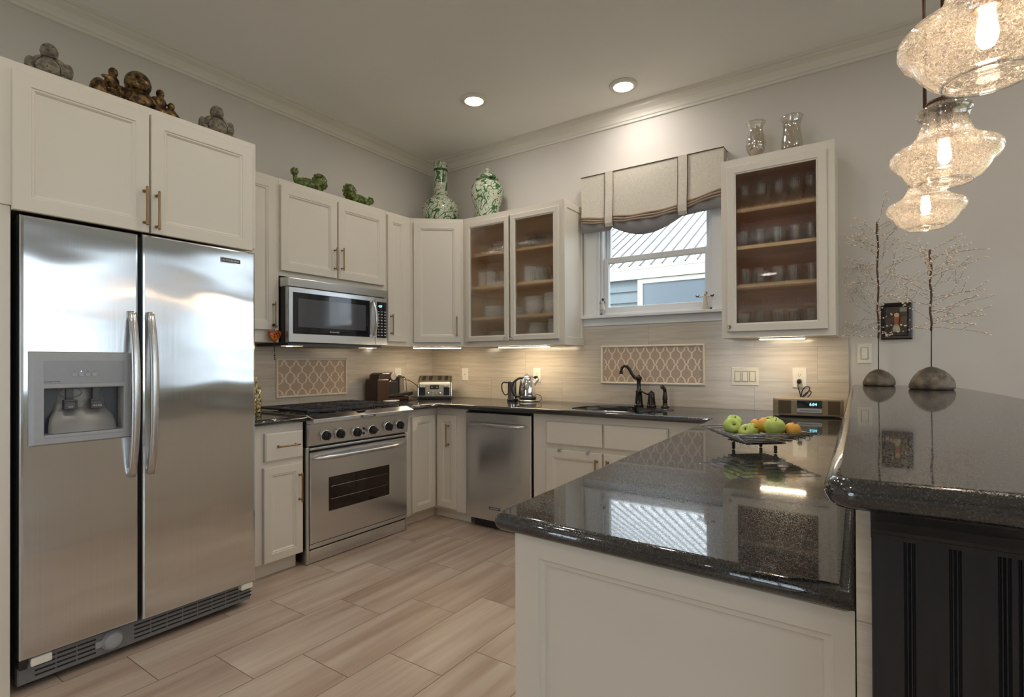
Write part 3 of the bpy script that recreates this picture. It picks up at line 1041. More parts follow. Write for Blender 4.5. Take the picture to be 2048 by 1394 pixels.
B6 = BW(-0.635)
c = thing('sink_base_cabinet', (2.15, -0.32, 0), 'cream base cabinet with false drawer fronts under the sink', 'cabinet')
mb = MB(); mb.box(1.556, 2.775, -0.635, -0.002, 0.085, 0.66); mb.box(1.556, 1.70, -0.635, -0.002, 0.6605, CZ); mb.box(2.52, 2.775, -0.635, -0.002, 0.6605, CZ)
mb.box(1.70, 2.52, -0.635, -0.615, 0.6605, CZ); mb.box(1.556, 2.775, -0.585, -0.002, 0.001, 0.0845)
mb.build('carcass', M_CAB, c)
for u0, u1 in ((1.668, 2.084), (2.096, 2.512)):
    slab_front(B6, u0, u1, 0.684, 0.838, c, name='drawer_front')
d = door(B6, 1.668, 2.084, 0.11, 0.650, c); pull(B6, 2.050, 0.535, 0.0205, d, 0.15)
for u in (1.775, 1.985):
    mb = MB(); mb.obox(B6, u - 0.011, u + 0.011, 0.640, 0.654, 0.0215, 0.030); mb.obox(B6, u - 0.008, u + 0.008, 0.6505, 0.653, -0.0, 0.0216)
    mb.build('latch_hook', M_SATIN, d)
d = door(B6, 2.096, 2.512, 0.11, 0.650, c); pull(B6, 2.128, 0.535, 0.0205, d, 0.15)

# --- peninsula cabinet (end panel towards the camera)
c = thing('peninsula_cabinet', (3.2, -1.8, 0), 'cream peninsula cabinet with large recessed end panel in the foreground', 'cabinet')
mb = MB(); mb.slab([(2.914, -2.852), (3.5155, -2.874), (3.448, -0.64), (2.815, -0.64)], 0.003, CZ)
mb.build('carcass', M_CAB, c)
EM = frameM((2.914, -2.8525, 0), Vector((3.5155 - 2.914, -0.022, 0)))
mb = MB(); I = lambda d, w: (0.0 + d, 0.602 - d, 0.004 + d, CZ - d, w)
mb.rings(EM, [(0, 0.602, 0.004, CZ, 0.0005), (0, 0.602, 0.004, CZ, 0.016), (0.058, 0.575, 0.10, 0.842, 0.016), (0.062, 0.571, 0.104, 0.838, 0.011), (0.070, 0.563, 0.112, 0.830, 0.010), (0.074, 0.559, 0.116, 0.826, 0.003)])
mb.build('end_panel', M_CAB, c)

# ------------------------------------------------------------------ countertops
CT, CB_ = 0.921, 0.885
tag(MB().slab(roundpoly([(0.0015, -2.284), (0.685, -2.284), (0.685, -1.837), (0.0015, -1.837)], [0, 0, 0, 0]), CB_, CT, 0.017).build('countertop', M_GRANITE),
    'short black granite countertop between refrigerator and range', 'countertop')
sinkpoly = [(1.775, -0.47), (1.80, -0.30), (1.87, -0.20), (1.97, -0.165), (2.09, -0.165), (2.125, -0.195), (2.14, -0.225), (2.36, -0.235), (2.43, -0.27), (2.455, -0.34), (2.45, -0.50), (2.42, -0.565), (2.35, -0.595), (1.90, -0.60), (1.82, -0.57)]
sinkpoly = roundpoly(sinkpoly, 0.03, 3)
outl = roundpoly([(0.0015, -0.976), (0.695, -0.976), (0.695, -0.690), (2.772, -0.690), (2.862, -2.885), (3.5150, -2.915), (3.436, -0.0015), (0.0015, -0.0015)],
                 [0, 0, 0.02, 0.02, 0.025, 0, 0, 0], 5)
tag(MB().slab(outl, CB_, CT, 0.017, [sinkpoly]).build('countertop', M_GRANITE),
    'long black granite countertop running from the corner past the sink onto the peninsula', 'countertop')

# sink: two bowls hung under the cutout
sk = thing('kitchen_sink', (2.1, -0.38, 0.70), 'stainless double bowl sink set into the granite under the window', 'sink')
def bowl(poly, z1, z0):
    m = MB(); m.smooth = True
    L = []
    for d, z in ((-0.012, z1), (0.0, z1), (0.004, z1 - 0.02), (0.012, z0 + 0.03), (0.03, z0 + 0.008), (0.06, z0)):
        L.append([(p[0], p[1], z) for p in offset(poly, d)])
    m.loops(L, False, True)
    return m
lb = roundpoly([(1.785, -0.585), (2.105, -0.585), (2.105, -0.175), (1.90, -0.175), (1.785, -0.33)], 0.06, 5)
rb = roundpoly([(2.130, -0.585), (2.445, -0.585), (2.445, -0.245), (2.130, -0.245)], 0.06, 5)
bowl(lb, 0.884, 0.70).build('bowl', M_SATIN, sk)
bowl(rb, 0.884, 0.72).build('bowl', M_SATIN, sk)
for cx_, cy_, z in ((1.96, -0.40, 0.7005), (2.29, -0.42, 0.7205)):
    MB().lathe([(0.040, 0), (0.040, 0.003), (0.028, 0.004), (0.02, 0.001)], (cx_, cy_, z), 20).build('drain', M_SATIN, sk)

# ------------------------------------------------------------------ backsplash
hb = MB()
hb.obox(BW(0.0), 0.0102, WX0 - 0.139, CT + 0.0005, UB - 0.006, 0.0005, 0.010)
hb.obox(BW(0.0), WX0 - 0.139, WX1 + 0.114, CT + 0.0005, WZ0 - 0.081, 0.0005, 0.010)
hb.obox(BW(0.0), WX1 + 0.114, 3.405, CT + 0.0005, 1.386, 0.0005, 0.010)
hb.obox(BW(0.0), WX1 + 0.114, HX0 - 0.0005, 1.386, 1.525, 0.0005, 0.010)
tag(hb.build('backsplash', M_TILEB, origin=(0, 0, 0)), 'veined stone tile backsplash along the window wall', 'backsplash')
hb = MB(); hb.obox(LW(0.0), -2.283, -1.8345, CT + 0.0005, UB - 0.001, 0.0005, 0.010)
hb.obox(LW(0.0), -1.8345, -0.977, 0.90, UB - 0.012, 0.0005, 0.010)
hb.obox(LW(0.0), -0.977, -0.0005, CT + 0.0005, UB - 0.001, 0.0005, 0.010)
tag(hb.build('backsplash', M_TILEL, origin=(0, 0, 0)), 'veined stone tile backsplash on the wall behind the range', 'backsplash')


def accent(M, u0, u1, z0, z1, label, ncol, zper):
    t = thing('tile_accent_panel', M((u0 + u1) / 2, z0, 0.0105), label, 'tile panel')
    f = MB(); b = 0.016
    I = lambda d, w: (u0 + d, u1 - d, z0 + d, z1 - d, 0.0105 + w)
    f.rings(M, [I(0, 0), I(0, 0.008), I(0.004, 0.012), I(b - 0.004, 0.012), I(b, 0.008), I(b, 0)], closed=True)
    f.build('frame', M_MOSL, t, bevel=0.002)
    a, c_, e, h = u0 + b, u1 - b, z0 + b, z1 - b
    m = MB(); m.obox(M, a, c_, e, h, 0.0107, 0.0125)
    m.mi = 1
    wc = (c_ - a) / ncol
    hw = wc * 0.070
    nst = 60
    for k in range(-1, ncol + 2):
        for sg in (-1, 1):
            seg = []
            for i in range(nst + 1):
                z = e + (h - e) * i / nst
                ph = ((z - e) / zper + 0.25) % 1.0
                tri = 4 * abs(ph - 0.5) - 1                      # -1..1
                tri = max(-1, min(1, tri * 1.10))
                tri += 0.11 * sin(tri * 3 * pi)                  # scalloped sides
                u = a + wc * (k + 0.5) + sg * wc * 0.5 * tri
                seg.append((u, z))
            for i in range(nst):
                (ua, za), (ub, zb) = seg[i], seg[i + 1]
                q = [(ua - hw, za), (ua + hw, za), (ub + hw, zb), (ub - hw, zb)]
                if min(p[0] for p in q) < a or max(p[0] for p in q) > c_: continue
                w = 0.0132 + 0.0001 * sg
                m.add([M(p[0], p[1], 0.0125) for p in q] + [M(p[0], p[1], w) for p in q], [(4, 5, 6, 7), (0, 3, 7, 4), (1, 5, 6, 2)])
    m.build('mosaic', [M_MOSA, M_MOSL], t, recalc=False)
    return t


accent(BW(0.0), 1.783, 2.566, 1.074, 1.366, 'long ivory-framed lattice mosaic panel on the wall behind the faucet', 10, 0.262)
accent(LW(0.0), -1.628, -1.014, 0.990, 1.279, 'ivory-framed lattice mosaic panel on the wall behind the range', 6, 0.250)

# ------------------------------------------------------------------ half wall and raised bar top
hw_ = thing('half_wall', (3.6, -1.5, 0), 'half wall carrying the raised bar, black beadboard on its end', 'half wall')
BZ0, BZ1 = 1.062, 1.100
core = MB(); core.slab([(3.5180, -2.930), (3.690, -2.930), (3.640, -0.0015), (3.4385, -0.0015)], 0.001, BZ0 - 0.001)
core.build('core', M_TILEB, hw_)
KM = frameM((3.5355, -2.9305, 0), X)
bb = MB()
bw = 0.0455
u = 0.0
while u < 0.145:
    e = min(u + bw, 0.1545)
    for (p0, p1) in ((u, e - 0.0095), (e - 0.0085, e - 0.0053), (e - 0.0045, e - 0.001)):
        if p1 - p0 < 0.001: continue
        I = lambda d, w: (p0 + d, p1 - d, 0.003, 1.012, w)
        bb.rings(KM, [I(0, 0), I(0, 0.007), I(min(0.0015, (p1 - p0) * 0.35), 0.009)])
    u = e
bb.obox(KM, 0, 0.1545, 0.003, 1.012, 0, 0.005)
bb.build('beadboard', M_BEADBOARD, hw_, recalc=True)
cv = MB()
cp = [(0.0, 1.008), (0.012, 1.008), (0.013, 1.014), (0.017, 1.016), (0.018, 1.021), (0.030, 1.035), (0.042, 1.046), (0.046, 1.050), (0.047, BZ0 - 0.001), (0.0, BZ0 - 0.001)]
cv.loops([[KM(-0.0005, z, d) for d, z in cp], [KM(0.1545 + 0.0, z, d) for d, z in cp]])
cv.loops([[Vector((3.6905 + d, -2.9775 + 0.047 - d, z)) for d, z in cp], [Vector((3.642 + d, -0.0020, z)) for d, z in cp]])
cv.build('cornice', M_BEADBOARD, hw_)
sb = MB(); sb.slab([(3.6905, -2.9395), (3.699, -2.9395), (3.650, -0.002), (3.6415, -0.002)], 0.003, 1.006)
sb.build('side_boarding', M_BEADBOARD, hw_)
bar = roundpoly([(3.418, -0.0015), (3.487, -3.050), (3.74, -3.030), (4.04, -3.010), (4.045, -2.2), (4.02, -1.4), (3.985, -0.85), (3.935, -0.36), (3.893, -0.0015)],
                [0, 0.045, 0.02, 0.04, 0.1, 0.1, 0.1, 0.1, 0], 6)
tag(MB().slab(bar, BZ0, BZ1, 0.018).build('bar_top', M_GRANITE), 'raised black granite bar top on the half wall at the right', 'bar top')
# ------------------------------------------------------------------ refrigerator
F0 = LW(0.86)
fr = thing('refrigerator', (0.46, -2.75, 0), 'stainless side-by-side refrigerator with water dispenser in its left door', 'refrigerator')
MB().box(0.03, 0.855, -3.196, -2.302, 0.030, 1.796).build('body', M_DGREY, fr, bevel=0.004)


def bulge(M, u0, u1, z0, z1, t=0.058, hole=None):
    """slightly crowned door: outline rings with a rounded edge, optional opening"""
    mb = MB()
    I = lambda d, w: (u0 + d, u1 - d, z0 + d, z1 - d, w)
    r = [I(0, 0.002), I(0, t - 0.010), I(0.003, t - 0.003), I(0.010, t)]
    if hole:
        h = hole
        r += [(h[0], h[1], h[2], h[3], t), (h[0], h[1], h[2], h[3], 0.002)]
        mb.rings(M, r, closed=True)
    else:
        mb.rings(M, r)
    return mb


hole = (-3.145, -2.872, 0.962, 1.155)
fd = bulge(F0, -3.203, -2.818, 0.135, 1.803, hole=hole).build('freezer_door', M_STEEL, fr, bevel=0.0012)
rd = bulge(F0, -2.804, -2.295, 0.130, 1.808).build('fridge_door', M_STEEL, fr, bevel=0.0012)
MB().box(0.857, 0.8615, -3.198, -2.300, 0.13, 1.80).build('gasket', M_BLACK, fr)


def bow_handle(M, u, z0, z1, w0, parent, half=0.017):
    mb = MB(); n = 22; mb.smooth = True
    L = []
    for i in range(n + 1):
        s = i / n
        z = z0 + (z1 - z0) * s
        w = w0 + 0.014 + 0.040 * (1 - (2 * s - 1) ** 4) ** 0.8 * (0.55 + 0.45 * sin(pi * s))
        th = 0.013
        hh = half * (0.90 + 0.10 * sin(pi * s))
        ring = []
        for j in range(14):
            a = 2 * pi * j / 14
            ring.append(M(u + hh * cos(a), z, w + th * sin(a)))
        L.append(ring)
    a = [M(u + half * 0.75 * cos(2 * pi * j / 14), z0 - 0.010, w0 + 0.008 + 0.007 * sin(2 * pi * j / 14)) for j in range(14)]
    b = [M(u + half * 0.75 * cos(2 * pi * j / 14), z1 + 0.010, w0 + 0.008 + 0.007 * sin(2 * pi * j / 14)) for j in range(14)]
    mb.loops([a] + L + [b])
    for z in (z0 + 0.004, z1 - 0.004):
        mb.obox(M, u - 0.012, u + 0.012, z - 0.018, z + 0.018, w0 - 0.004, w0 + 0.02)
    return mb.build('handle', M_SATIN, parent)


bow_handle(F0, -2.847, 0.775, 1.452, 0.058, fd)
bow_handle(F0, -2.777, 0.775, 1.452, 0.058, rd)
bd = MB(); bd.obox(F0, -2.470, -2.372, 1.735, 1.760, 0.0582, 0.0605)
bo = bd.build('badge', M_DGREY, rd)
text('lettering', 'KITCHENAID', 0.0135, F0, -2.421, 1.7478, 0.0607, rd, M_LETTER)
bd = MB(); bd.rings(F0, [(-2.470, -2.372, 1.735, 1.760, 0.0583), (-2.470, -2.372, 1.735, 1.760, 0.0612), (-2.468, -2.374, 1.737, 1.758, 0.0612), (-2.468, -2.374, 1.737, 1.758, 0.0606)], closed=True)
bd.build('badge_rim', M_CHROME, rd)

# dispenser
wd = MB(); F1 = LW(0.9185)
o_ = (-3.180, -2.848, 0.930, 1.290)
wd.rings(F1, [(*o_, 0.0002), (o_[0], o_[1], o_[2], o_[3], 0.004), (o_[0] + 0.012, o_[1] - 0.006, o_[2] + 0.006, o_[3] - 0.006, 0.020),
              (-3.139, -2.877, 0.968, 1.149, 0.020), (-3.137, -2.879, 0.970, 1.147, 0.014), (-3.135, -2.881, 0.972, 1.145, -0.045)], closed=True)
wdo = wd.build('water_dispenser', M_GREY, fr, bevel=0.0025)
cv = MB(); cv.rings(F1, [(-3.136, -2.880, 0.971, 1.146, -0.048), (-3.136, -2.880, 0.971, 1.146, -0.052)])
cv.build('recess', M_DGREY, wdo)
bp_ = MB(); bp_.smooth = True
L = []
for z, w, hw2 in ((0.972, 0.006, 0.112), (1.00, 0.000, 0.110), (1.03, -0.012, 0.104), (1.06, -0.030, 0.088), (1.10, -0.040, 0.080), (1.145, -0.044, 0.078)):
    L.append([F1(-3.008 - hw2, z, w - 0.012), F1(-3.008 - hw2 * 0.9, z, w), F1(-3.008 + hw2 * 0.9, z, w), F1(-3.008 + hw2, z, w - 0.012)])
v = [p for l in L for p in l]
bp_.add(v, [(4 * i + j, 4 * i + j + 1, 4 * i + j + 5, 4 * i + j + 4) for i in range(5) for j in range(3)])
bp_.build('splash_back', plain('pewter_plastic', srgb(140, 138, 134), 0.38, 0.3), wdo, recalc=False)
M_PANEL = plain('control_grey', srgb(150, 151, 153), 0.3)
MB().obox(F1, -3.139, -2.877, 1.166, 1.254, 0.0202, 0.0212).build('control_panel', M_PANEL, wdo, bevel=0.0004)
for k in range(4):
    u = -3.046 + 0.0215 * k
    b_ = MB(); b_.lathe([(0.0085, 0), (0.0085, 0.0015), (0.0075, 0.002), (0.0068, 0.0012)], F1(u, 1.200, 0.0213), 20, X)
    b_.build('button', M_GREY, wdo)
    MB().lathe([(0.0014, 0), (0.0014, 0.0008)], F1(u, 1.213, 0.0213), 8, X).build('indicator', M_BLUELED if k == 1 else M_DLETTER, wdo)
text('lettering', 'FILTERED WATER', 0.006, F1, -3.115, 1.174, 0.0214, wdo, M_DLETTER)
for u, s in ((-3.050, 'ICE'), (-2.963, 'WATER')):
    p = MB()
    p.obox(F1, u - 0.012, u + 0.012, 1.095, 1.146, -0.030, -0.018)
    I = lambda d, w: (u - 0.022 + d, u + 0.022 - d, 1.062 + d, 1.100 - d, w)
    p.rings(F1, [I(0, -0.026), I(0, -0.004), I(0.002, -0.002), I(0.005, -0.002), I(0.006, -0.007)])
    p.build('paddle', M_DGREY, wdo, bevel=0.002)
    text('lettering', s, 0.0095, F1, u, 1.072, -0.0064, wdo, M_LETTER)
p = MB(); p.tube([F1(-3.050 + 0.036 * cos(a), 1.128 + 0.020 * sin(a), -0.012) for a in [2 * pi * k / 24 for k in range(24)]], 0.0012, 6, True)
p.build('ice_chute', M_DGREY, wdo)
MB().obox(F1, -3.137, -2.879, 0.957, 0.9705, 0.006, 0.0212).build('drip_sill', M_GREY, wdo, bevel=0.002)
# kick grille
gr = MB()
G0 = LW(0.845)
I = lambda d, w: (-3.200 + d, -2.300 - d, 0.028 + d, 0.122 - d, w)
gr.rings(G0, [I(0, 0), I(0, 0.028), I(0.004, 0.032)])
sl_ = gr; gr.mi = 1
for r in range(4):
    z = 0.046 + r * 0.018
    u = -3.15
    while u < -2.35:
        if not (-2.975 < u + 0.03 < -2.845): sl_.obox(G0, u, u + 0.062, z, z + 0.007, 0.0318, 0.0325)
        u += 0.066
gro = gr.build('kick_grille', [plain('grille_grey', srgb(120, 120, 122), 0.4), M_BLACK], fr)
kn = MB(); kn.lathe([(0.040, 0), (0.040, 0.004), (0.034, 0.006), (0.033, 0.014), (0.028, 0.018), (0.001, 0.0185)], G0(-2.900, 0.078, 0.0322), 28, X)
kn.build('filter_knob', M_GREY, gro)
kb = MB(); kb.obox(G0, -2.960, -2.925, 0.064, 0.092, 0.0322, 0.038); kb.build('filter_tab', M_GREY, gro, bevel=0.004)
for u0, u1 in ((-3.170, -3.105), (-2.365, -2.305)):
    MB().obox(F0, u0, u1, 0.098, 0.131, 0.012, 0.052).build('hinge_cover', M_WPLAST, fr, bevel=0.006)
MB().obox(F0, -3.203, -3.178, 0.098, 0.134, 0.0, 0.05).build('hinge', M_BLACK, fr, bevel=0.004)
for y in (-3.15, -2.36):
    MB().lathe([(0.02, 0), (0.02, 0.03)], (0.80, y, 0.0005), 16).build('foot', M_BLACK, fr)

# ------------------------------------------------------------------ over-the-range microwave
mw = thing('microwave', (0.2, -1.366, 1.372), 'stainless over-the-range microwave with lit lamps beneath it', 'microwave')
MX = LW(0.385)
MY0, MY1 = -1.790, -0.947
MB().box(0.012, 0.384, MY0 + 0.002, MY1 - 0.002, 1.374, 1.800).build('body', M_BLACK, mw, bevel=0.002)
v_ = MB(); v_.loops([[(0.30, y, 1.7425), (0.416, y, 1.7425), (0.424, y, 1.796), (0.30, y, 1.806)] for y in (MY0, MY1)])
v_.build('vent', M_STEEL2, mw, bevel=0.002)
dr = MB()
I = lambda d, w: (MY0 + d, -1.068 - d, 1.376 + d, 1.738 - d, w)
g = (-1.758, -1.122, 1.434, 1.706)
dr.rings(MX, [I(0, 0.0005), I(0, 0.030), I(0.004, 0.034), (g[0], g[1], g[2], g[3], 0.034), (g[0] + 0.001, g[1] - 0.001, g[2] + 0.001, g[3] - 0.001, 0.030)])
dro = dr.build('door', M_STEEL2, mw)
MB().obox(MX, g[0] + 0.001, g[1] - 0.001, g[2] + 0.001, g[3] - 0.001, 0.0302, 0.0335).build('door_glass', M_GLOSSBLK, dro, bevel=0.001)
M_MWIN = plain('mesh_window', (0.075, 0.08, 0.09), 0.06)
MB().obox(MX, -1.718, -1.160, 1.480, 1.668, 0.0336, 0.0340).build('window', M_MWIN, dro)
text('lettering', 'KitchenAid', 0.017, MX, -1.435, 1.456, 0.0337, dro, M_LETTER)
h = MB(); h.smooth = True
L = []
for i in range(15):
    s = i / 14; z = 1.445 + 0.26 * s; w = 0.046 + 0.036 * sin(pi * s)
    L.append([MX(-1.096 + 0.013 * cos(2 * pi * j / 10), z, w + 0.008 * sin(2 * pi * j / 10)) for j in range(10)])
h.loops(L); h.smooth = False
h.obox(MX, -1.112, -1.084, 1.435, 1.455, 0.0345, 0.052); h.obox(MX, -1.112, -1.084, 1.695, 1.715, 0.0345, 0.052)
h.build('handle', M_SATIN, dro)
cpn = MB(); I = lambda d, w: (-1.066 + d, MY1 - d, 1.376 + d, 1.738 - d, w)
cpn.rings(MX, [I(0, 0.0005), I(0, 0.030), I(0.004, 0.034)])
cpo = cpn.build('control_panel', M_STEEL2, mw)
MB().obox(MX, -1.054, -0.960, 1.432, 1.706, 0.0342, 0.0356).build('keypad', M_GLOSSBLK, cpo)
text('display', '4:27', 0.022, MX, -1.022, 1.672, 0.0358, cpo, M_CYAN)
ky = MB()
for r in range(9):
    for q in range(3):
        u, z = -1.040 + q * 0.033, 1.632 - r * 0.0225
        ky.obox(MX, u - 0.009, u + 0.009, z - 0.002, z + 0.002, 0.0357, 0.0361)
        if r % 2: ky.obox(MX, u - 0.005, u + 0.005, z + 0.004, z + 0.006, 0.0357, 0.0361)
ky.build('key_legends', M_LETTER, cpo)
MB().box(0.04, 0.40, MY0 + 0.01, MY1 - 0.05, 1.357, 1.3735).build('underside', M_DGREY, mw)
M_LENS = emit('lit_lamp_lens', (1.0, 0.66, 0.42), 0.8)
for y in (-1.70, -1.06):
    l_ = MB(); l_.box(0.28, 0.36, y - 0.055, y + 0.055, 1.3545, 1.3568)
    l_.build('lamp_lens', M_LENS, mw)
    MB().lathe([(0.001, -0.004), (0.017, -0.003), (0.020, 0.0)], (0.345, y - 0.035 if y < -1.4 else y, 1.3544), 14).build('lamp', M_HALO, mw)
mw.location.z = mw.location.z

# ------------------------------------------------------------------ range
rg = thing('gas_range', (0.36, -1.405, 0), 'stainless gas range with six black knobs and an oven window', 'range')
RY0, RY1 = -1.826, -0.984
mb = MB(); mb.box(0.012, 0.640, RY0 + 0.012, RY1 - 0.004, 0.05, 0.905); mb.box(0.05, 0.60, RY0 + 0.02, RY1 - 0.01, 0.001, 0.05)
mb.build('body', plain('range_side', (0.06, 0.05, 0.045), 0.35), rg)
for y0, y1 in ((RY0, RY0 + 0.018), (RY1 - 0.014, RY1)):
    MB().box(0.60, 0.662, y0, y1, 0.002, 0.722).build('side_trim', M_STEEL2, rg, bevel=0.003)
# cooktop deck with front nose
ck = MB(); ck.loops([[(0.012, y, 0.9052), (0.640, y, 0.9052), (0.660, y, 0.868), (0.728, y, 0.868), (0.735, y, 0.876), (0.733, y, 0.899), (0.660, y, 0.921), (0.640, y, 0.9185), (0.012, y, 0.9185)] for y in (RY0 + 0.002, RY1)])
ck.build('cooktop', M_STEEL2, rg, bevel=0.0015)
cp_ = MB()
cp_.loops([[(0.645, y, 0.728), (0.672, y, 0.730), (0.688, y, 0.866), (0.645, y, 0.8665)] for y in (RY0 + 0.004, RY1 - 0.002)])
cpo = cp_.build('control_panel', M_STEEL2, rg, bevel=0.002)
un = Vector((0.136, 0, -0.016)).normalized()
CPM = lambda y, z, w=0.0: Vector((0.672 + (z - 0.730) * 0.1176, y, z)) + un * w
for k, (y, z) in enumerate(((-1.705, 0.787), (-1.598, 0.787), (-1.463, 0.781), (-1.330, 0.782), (-1.187, 0.791), (-1.080, 0.792))):
    p = CPM(y, z)
    bz = MB(); bz.lathe([(0.036, 0.0003), (0.037, 0.005), (0.033, 0.010), (0.029, 0.010), (0.028, 0.004)], p, 28, un)
    kb_ = MB(); kb_.lathe([(0.0275, 0.0), (0.027, 0.018), (0.023, 0.030), (0.010, 0.033)], p + un * 0.0045, 24, un)
    ang = radians((80, 90, 75, 10, 90, 90)[k])
    ax = Vector((0, cos(ang), sin(ang))); ax = (ax - un * ax.dot(un)).normalized(); bx = un.cross(ax)
    c0 = p + un * 0.034
    L = []
    for w_, ha, hb in ((0.0, 0.024, 0.0075), (0.010, 0.023, 0.006)):
        L.append([c0 + un * w_ + ax * sa * ha + bx * sb_ * hb for sa, sb_ in ((-1, -1), (1, -1), (1, 1), (-1, 1))])
    kb_.loops(L)
    ko = kb_.build('knob', M_BLACK, rg, bevel=0.001)
    bz.build('bezel', M_CHROME, ko)
    mk = MB()
    for a in (-0.9, -0.3, 0.3, 0.9) if k not in (0, 1, 4, 5) else (-2.2, 2.2):
        q = p + Vector((0, sin(a) * 0.044, cos(a) * 0.044)) + un * 0.0006
        mk.obox(lambda u_, z_, w_=0.0, q=q: q + Y * u_ + Z * z_ + un * w_, -0.004, 0.004, -0.0015, 0.0015, 0, 0.0004)
    mk.build('dial_mark', M_DLETTER, ko)
for z in (0.798, 0.766):
    MB().lathe([(0.0085, 0), (0.0085, 0.004), (0.004, 0.006)], CPM(-1.398, z, 0.0004), 16, un).build('indicator', M_GLOSSBLK, cpo)
NM = LW(0.7345)
MB().obox(NM, -1.466, -1.345, 0.8795, 0.8965, 0.0002, 0.002).build('badge', M_DGREY, rg)
text('lettering', 'KITCHENAID', 0.0145, NM, -1.4055, 0.888, 0.0022, rg, M_LETTER)
MB().box(0.655, 0.69, -1.452, -1.385, 0.9195, 0.9215).build('label_plate', M_DGREY, rg)
# burner pan, grates and burners
MB().box(0.05, 0.632, RY0 + 0.03, RY1 - 0.03, 0.9187, 0.9205).build('burner_pan', M_GLOSSBLK, rg)
gw = (RY1 - RY0 - 0.05) / 3
for k in range(3):
    y0 = RY0 + 0.025 + k * gw + 0.002; y1 = y0 + gw - 0.004
    g_ = MB()
    z0, z1 = 0.934, 0.947
    x0, x1 = 0.065, 0.632
    b_ = 0.012
    for a in (x0, (x0 + x1) / 2 - b_ / 2, x1 - b_): g_.box(a, a + b_, y0, y1, z0, z1)
    for a in (y0, y1 - b_): g_.box(x0 + b_, x1 - b_, a, a + b_, z0 + 0.0003, z1 - 0.0003)
    for j in range(1, 8):
        xx = x0 + (x1 - x0) * j / 8 - 0.004
        if j == 4: continue
        g_.box(xx, xx + 0.009, y0 + b_, y0 + gw * 0.40, z0 + 0.002, z1 - 0.0006)
        g_.box(xx, xx + 0.009, y1 - gw * 0.40, y1 - b_, z0 + 0.002, z1 - 0.0006)
    for a in (x0 + 0.002, x1 - 0.012):
        for bb_ in (y0 + 0.002, y1 - 0.012): g_.box(a, a + 0.010, bb_, bb_ + 0.010, 0.9207, z0)
    g_.build('grate', M_IRON, rg, bevel=0.0015)
    for xc in (0.20, 0.49):
        b2 = MB(); b2.lathe([(0.046, 0), (0.046, 0.006), (0.030, 0.008), (0.030, 0.012), (0.001, 0.0125)], (xc, (y0 + y1) / 2, 0.9207), 20)
        b2.build('burner', M_IRON, rg)
# oven door with window and bar handle
OM = LW(0.641)
od = MB(); oy0, oy1 = RY0 + 0.020, RY1 - 0.016
wy = (-1.676, -1.160, 0.300, 0.517)
I = lambda d, w: (oy0 + d, oy1 - d, 0.126 + d, 0.690 - d, w)
od.rings(OM, [I(0, 0.0005), I(0, 0.030), I(0.004, 0.034), (*wy, 0.034), (wy[0] + 0.004, wy[1] - 0.004, wy[2] + 0.004, wy[3] - 0.004, 0.028)])
odo = od.build('oven_door', M_STEEL2, rg)
M_OVEN = plain('oven_glass', (0.018, 0.010, 0.007), 0.05)
MB().obox(OM, wy[0] + 0.003, wy[1] - 0.003, wy[2] + 0.003, wy[3] - 0.003, 0.0282, 0.0300).build('window', M_OVEN, odo)
rk = MB()
for z in (0.375, 0.455): rk.tube([OM(wy[0] + 0.02, z, 0.0304), OM(wy[1] - 0.02, z, 0.0304)], 0.0012, 6)
rk.build('oven_rack', M_SATIN, odo)
hd = MB(); hd.smooth = True
hw0, hw1 = oy0 + 0.008, oy1 - 0.008
L = []
for i in range(25):
    s = i / 24; y = hw0 + (hw1 - hw0) * s
    e = min(1, 5.0 * min(s, 1 - s))
    w = 0.040 + 0.038 * sin(e * pi / 2)
    r_ = 0.008 + 0.0075 * sin(e * pi / 2)
    L.append([OM(y, 0.652 + r_ * cos(2 * pi * j / 12), w + r_ * sin(2 * pi * j / 12)) for j in range(12)])
hd.loops(L); hd.smooth = False
hd.build('handle', M_SATIN, odo)
MB().obox(OM, oy0, oy1, 0.693, 0.722, -0.002, 0.012).build('vent_slot', M_BLACK, rg)
MB().obox(OM, oy0, oy1, 0.702, 0.716, 0.013, 0.024).build('vent_trim', M_STEEL2, rg, bevel=0.002)
tr_ = MB()
tr_.obox(OM, oy0, oy1, 0.094, 0.120, 0.0, 0.024)
tr_.build('drawer_trim', M_STEEL2, rg, bevel=0.002)
MB().obox(OM, oy0, oy1, 0.004, 0.084, -0.002, 0.018).build('kick_panel', M_STEEL2, rg, bevel=0.003)

# ------------------------------------------------------------------ dishwasher
DWM = BW(-0.60)
dw = thing('dishwasher', (1.25, -0.31, 0), 'stainless dishwasher with bowed bar handle, right of the corner cabinet', 'dishwasher')
MB().box(0.945, 1.551, -0.599, -0.012, 0.10, 0.878).build('body', M_BLACK, dw)
MB().obox(DWM, 1.00, 1.551, 0.006, 0.100, -0.03, 0.002).build('kick_panel', M_BLACK, dw)
dd = MB(); I = lambda d, w: (0.946 + d, 1.541 - d, 0.068 + d, 0.866 - d, w)
dd.rings(DWM, [I(0, 0.001), I(0, 0.040), I(0.003, 0.045), I(0.008, 0.047)])
M_STEELD = steel('stainless_dishwasher', rough=0.2, vertical=False, aniso=0.85, rot=0.25)
ddo = dd.build('door', M_STEELD, dw)
hd = MB(); hd.smooth = True
L = []
for i in range(21):
    s = i / 20; x_ = 1.003 + 0.490 * s
    w = 0.056 + 0.040 * sin(pi * s) ** 0.6
    r_ = 0.0125
    L.append([DWM(x_, 0.782 + r_ * cos(2 * pi * j / 12), w + 0.010 * sin(2 * pi * j / 12)) for j in range(12)])
hd.loops(L); hd.smooth = False
for x_ in (1.012, 1.484): hd.obox(DWM, x_ - 0.012, x_ + 0.012, 0.772, 0.792, 0.0465, 0.064)
hd.build('handle', M_SATIN, ddo)
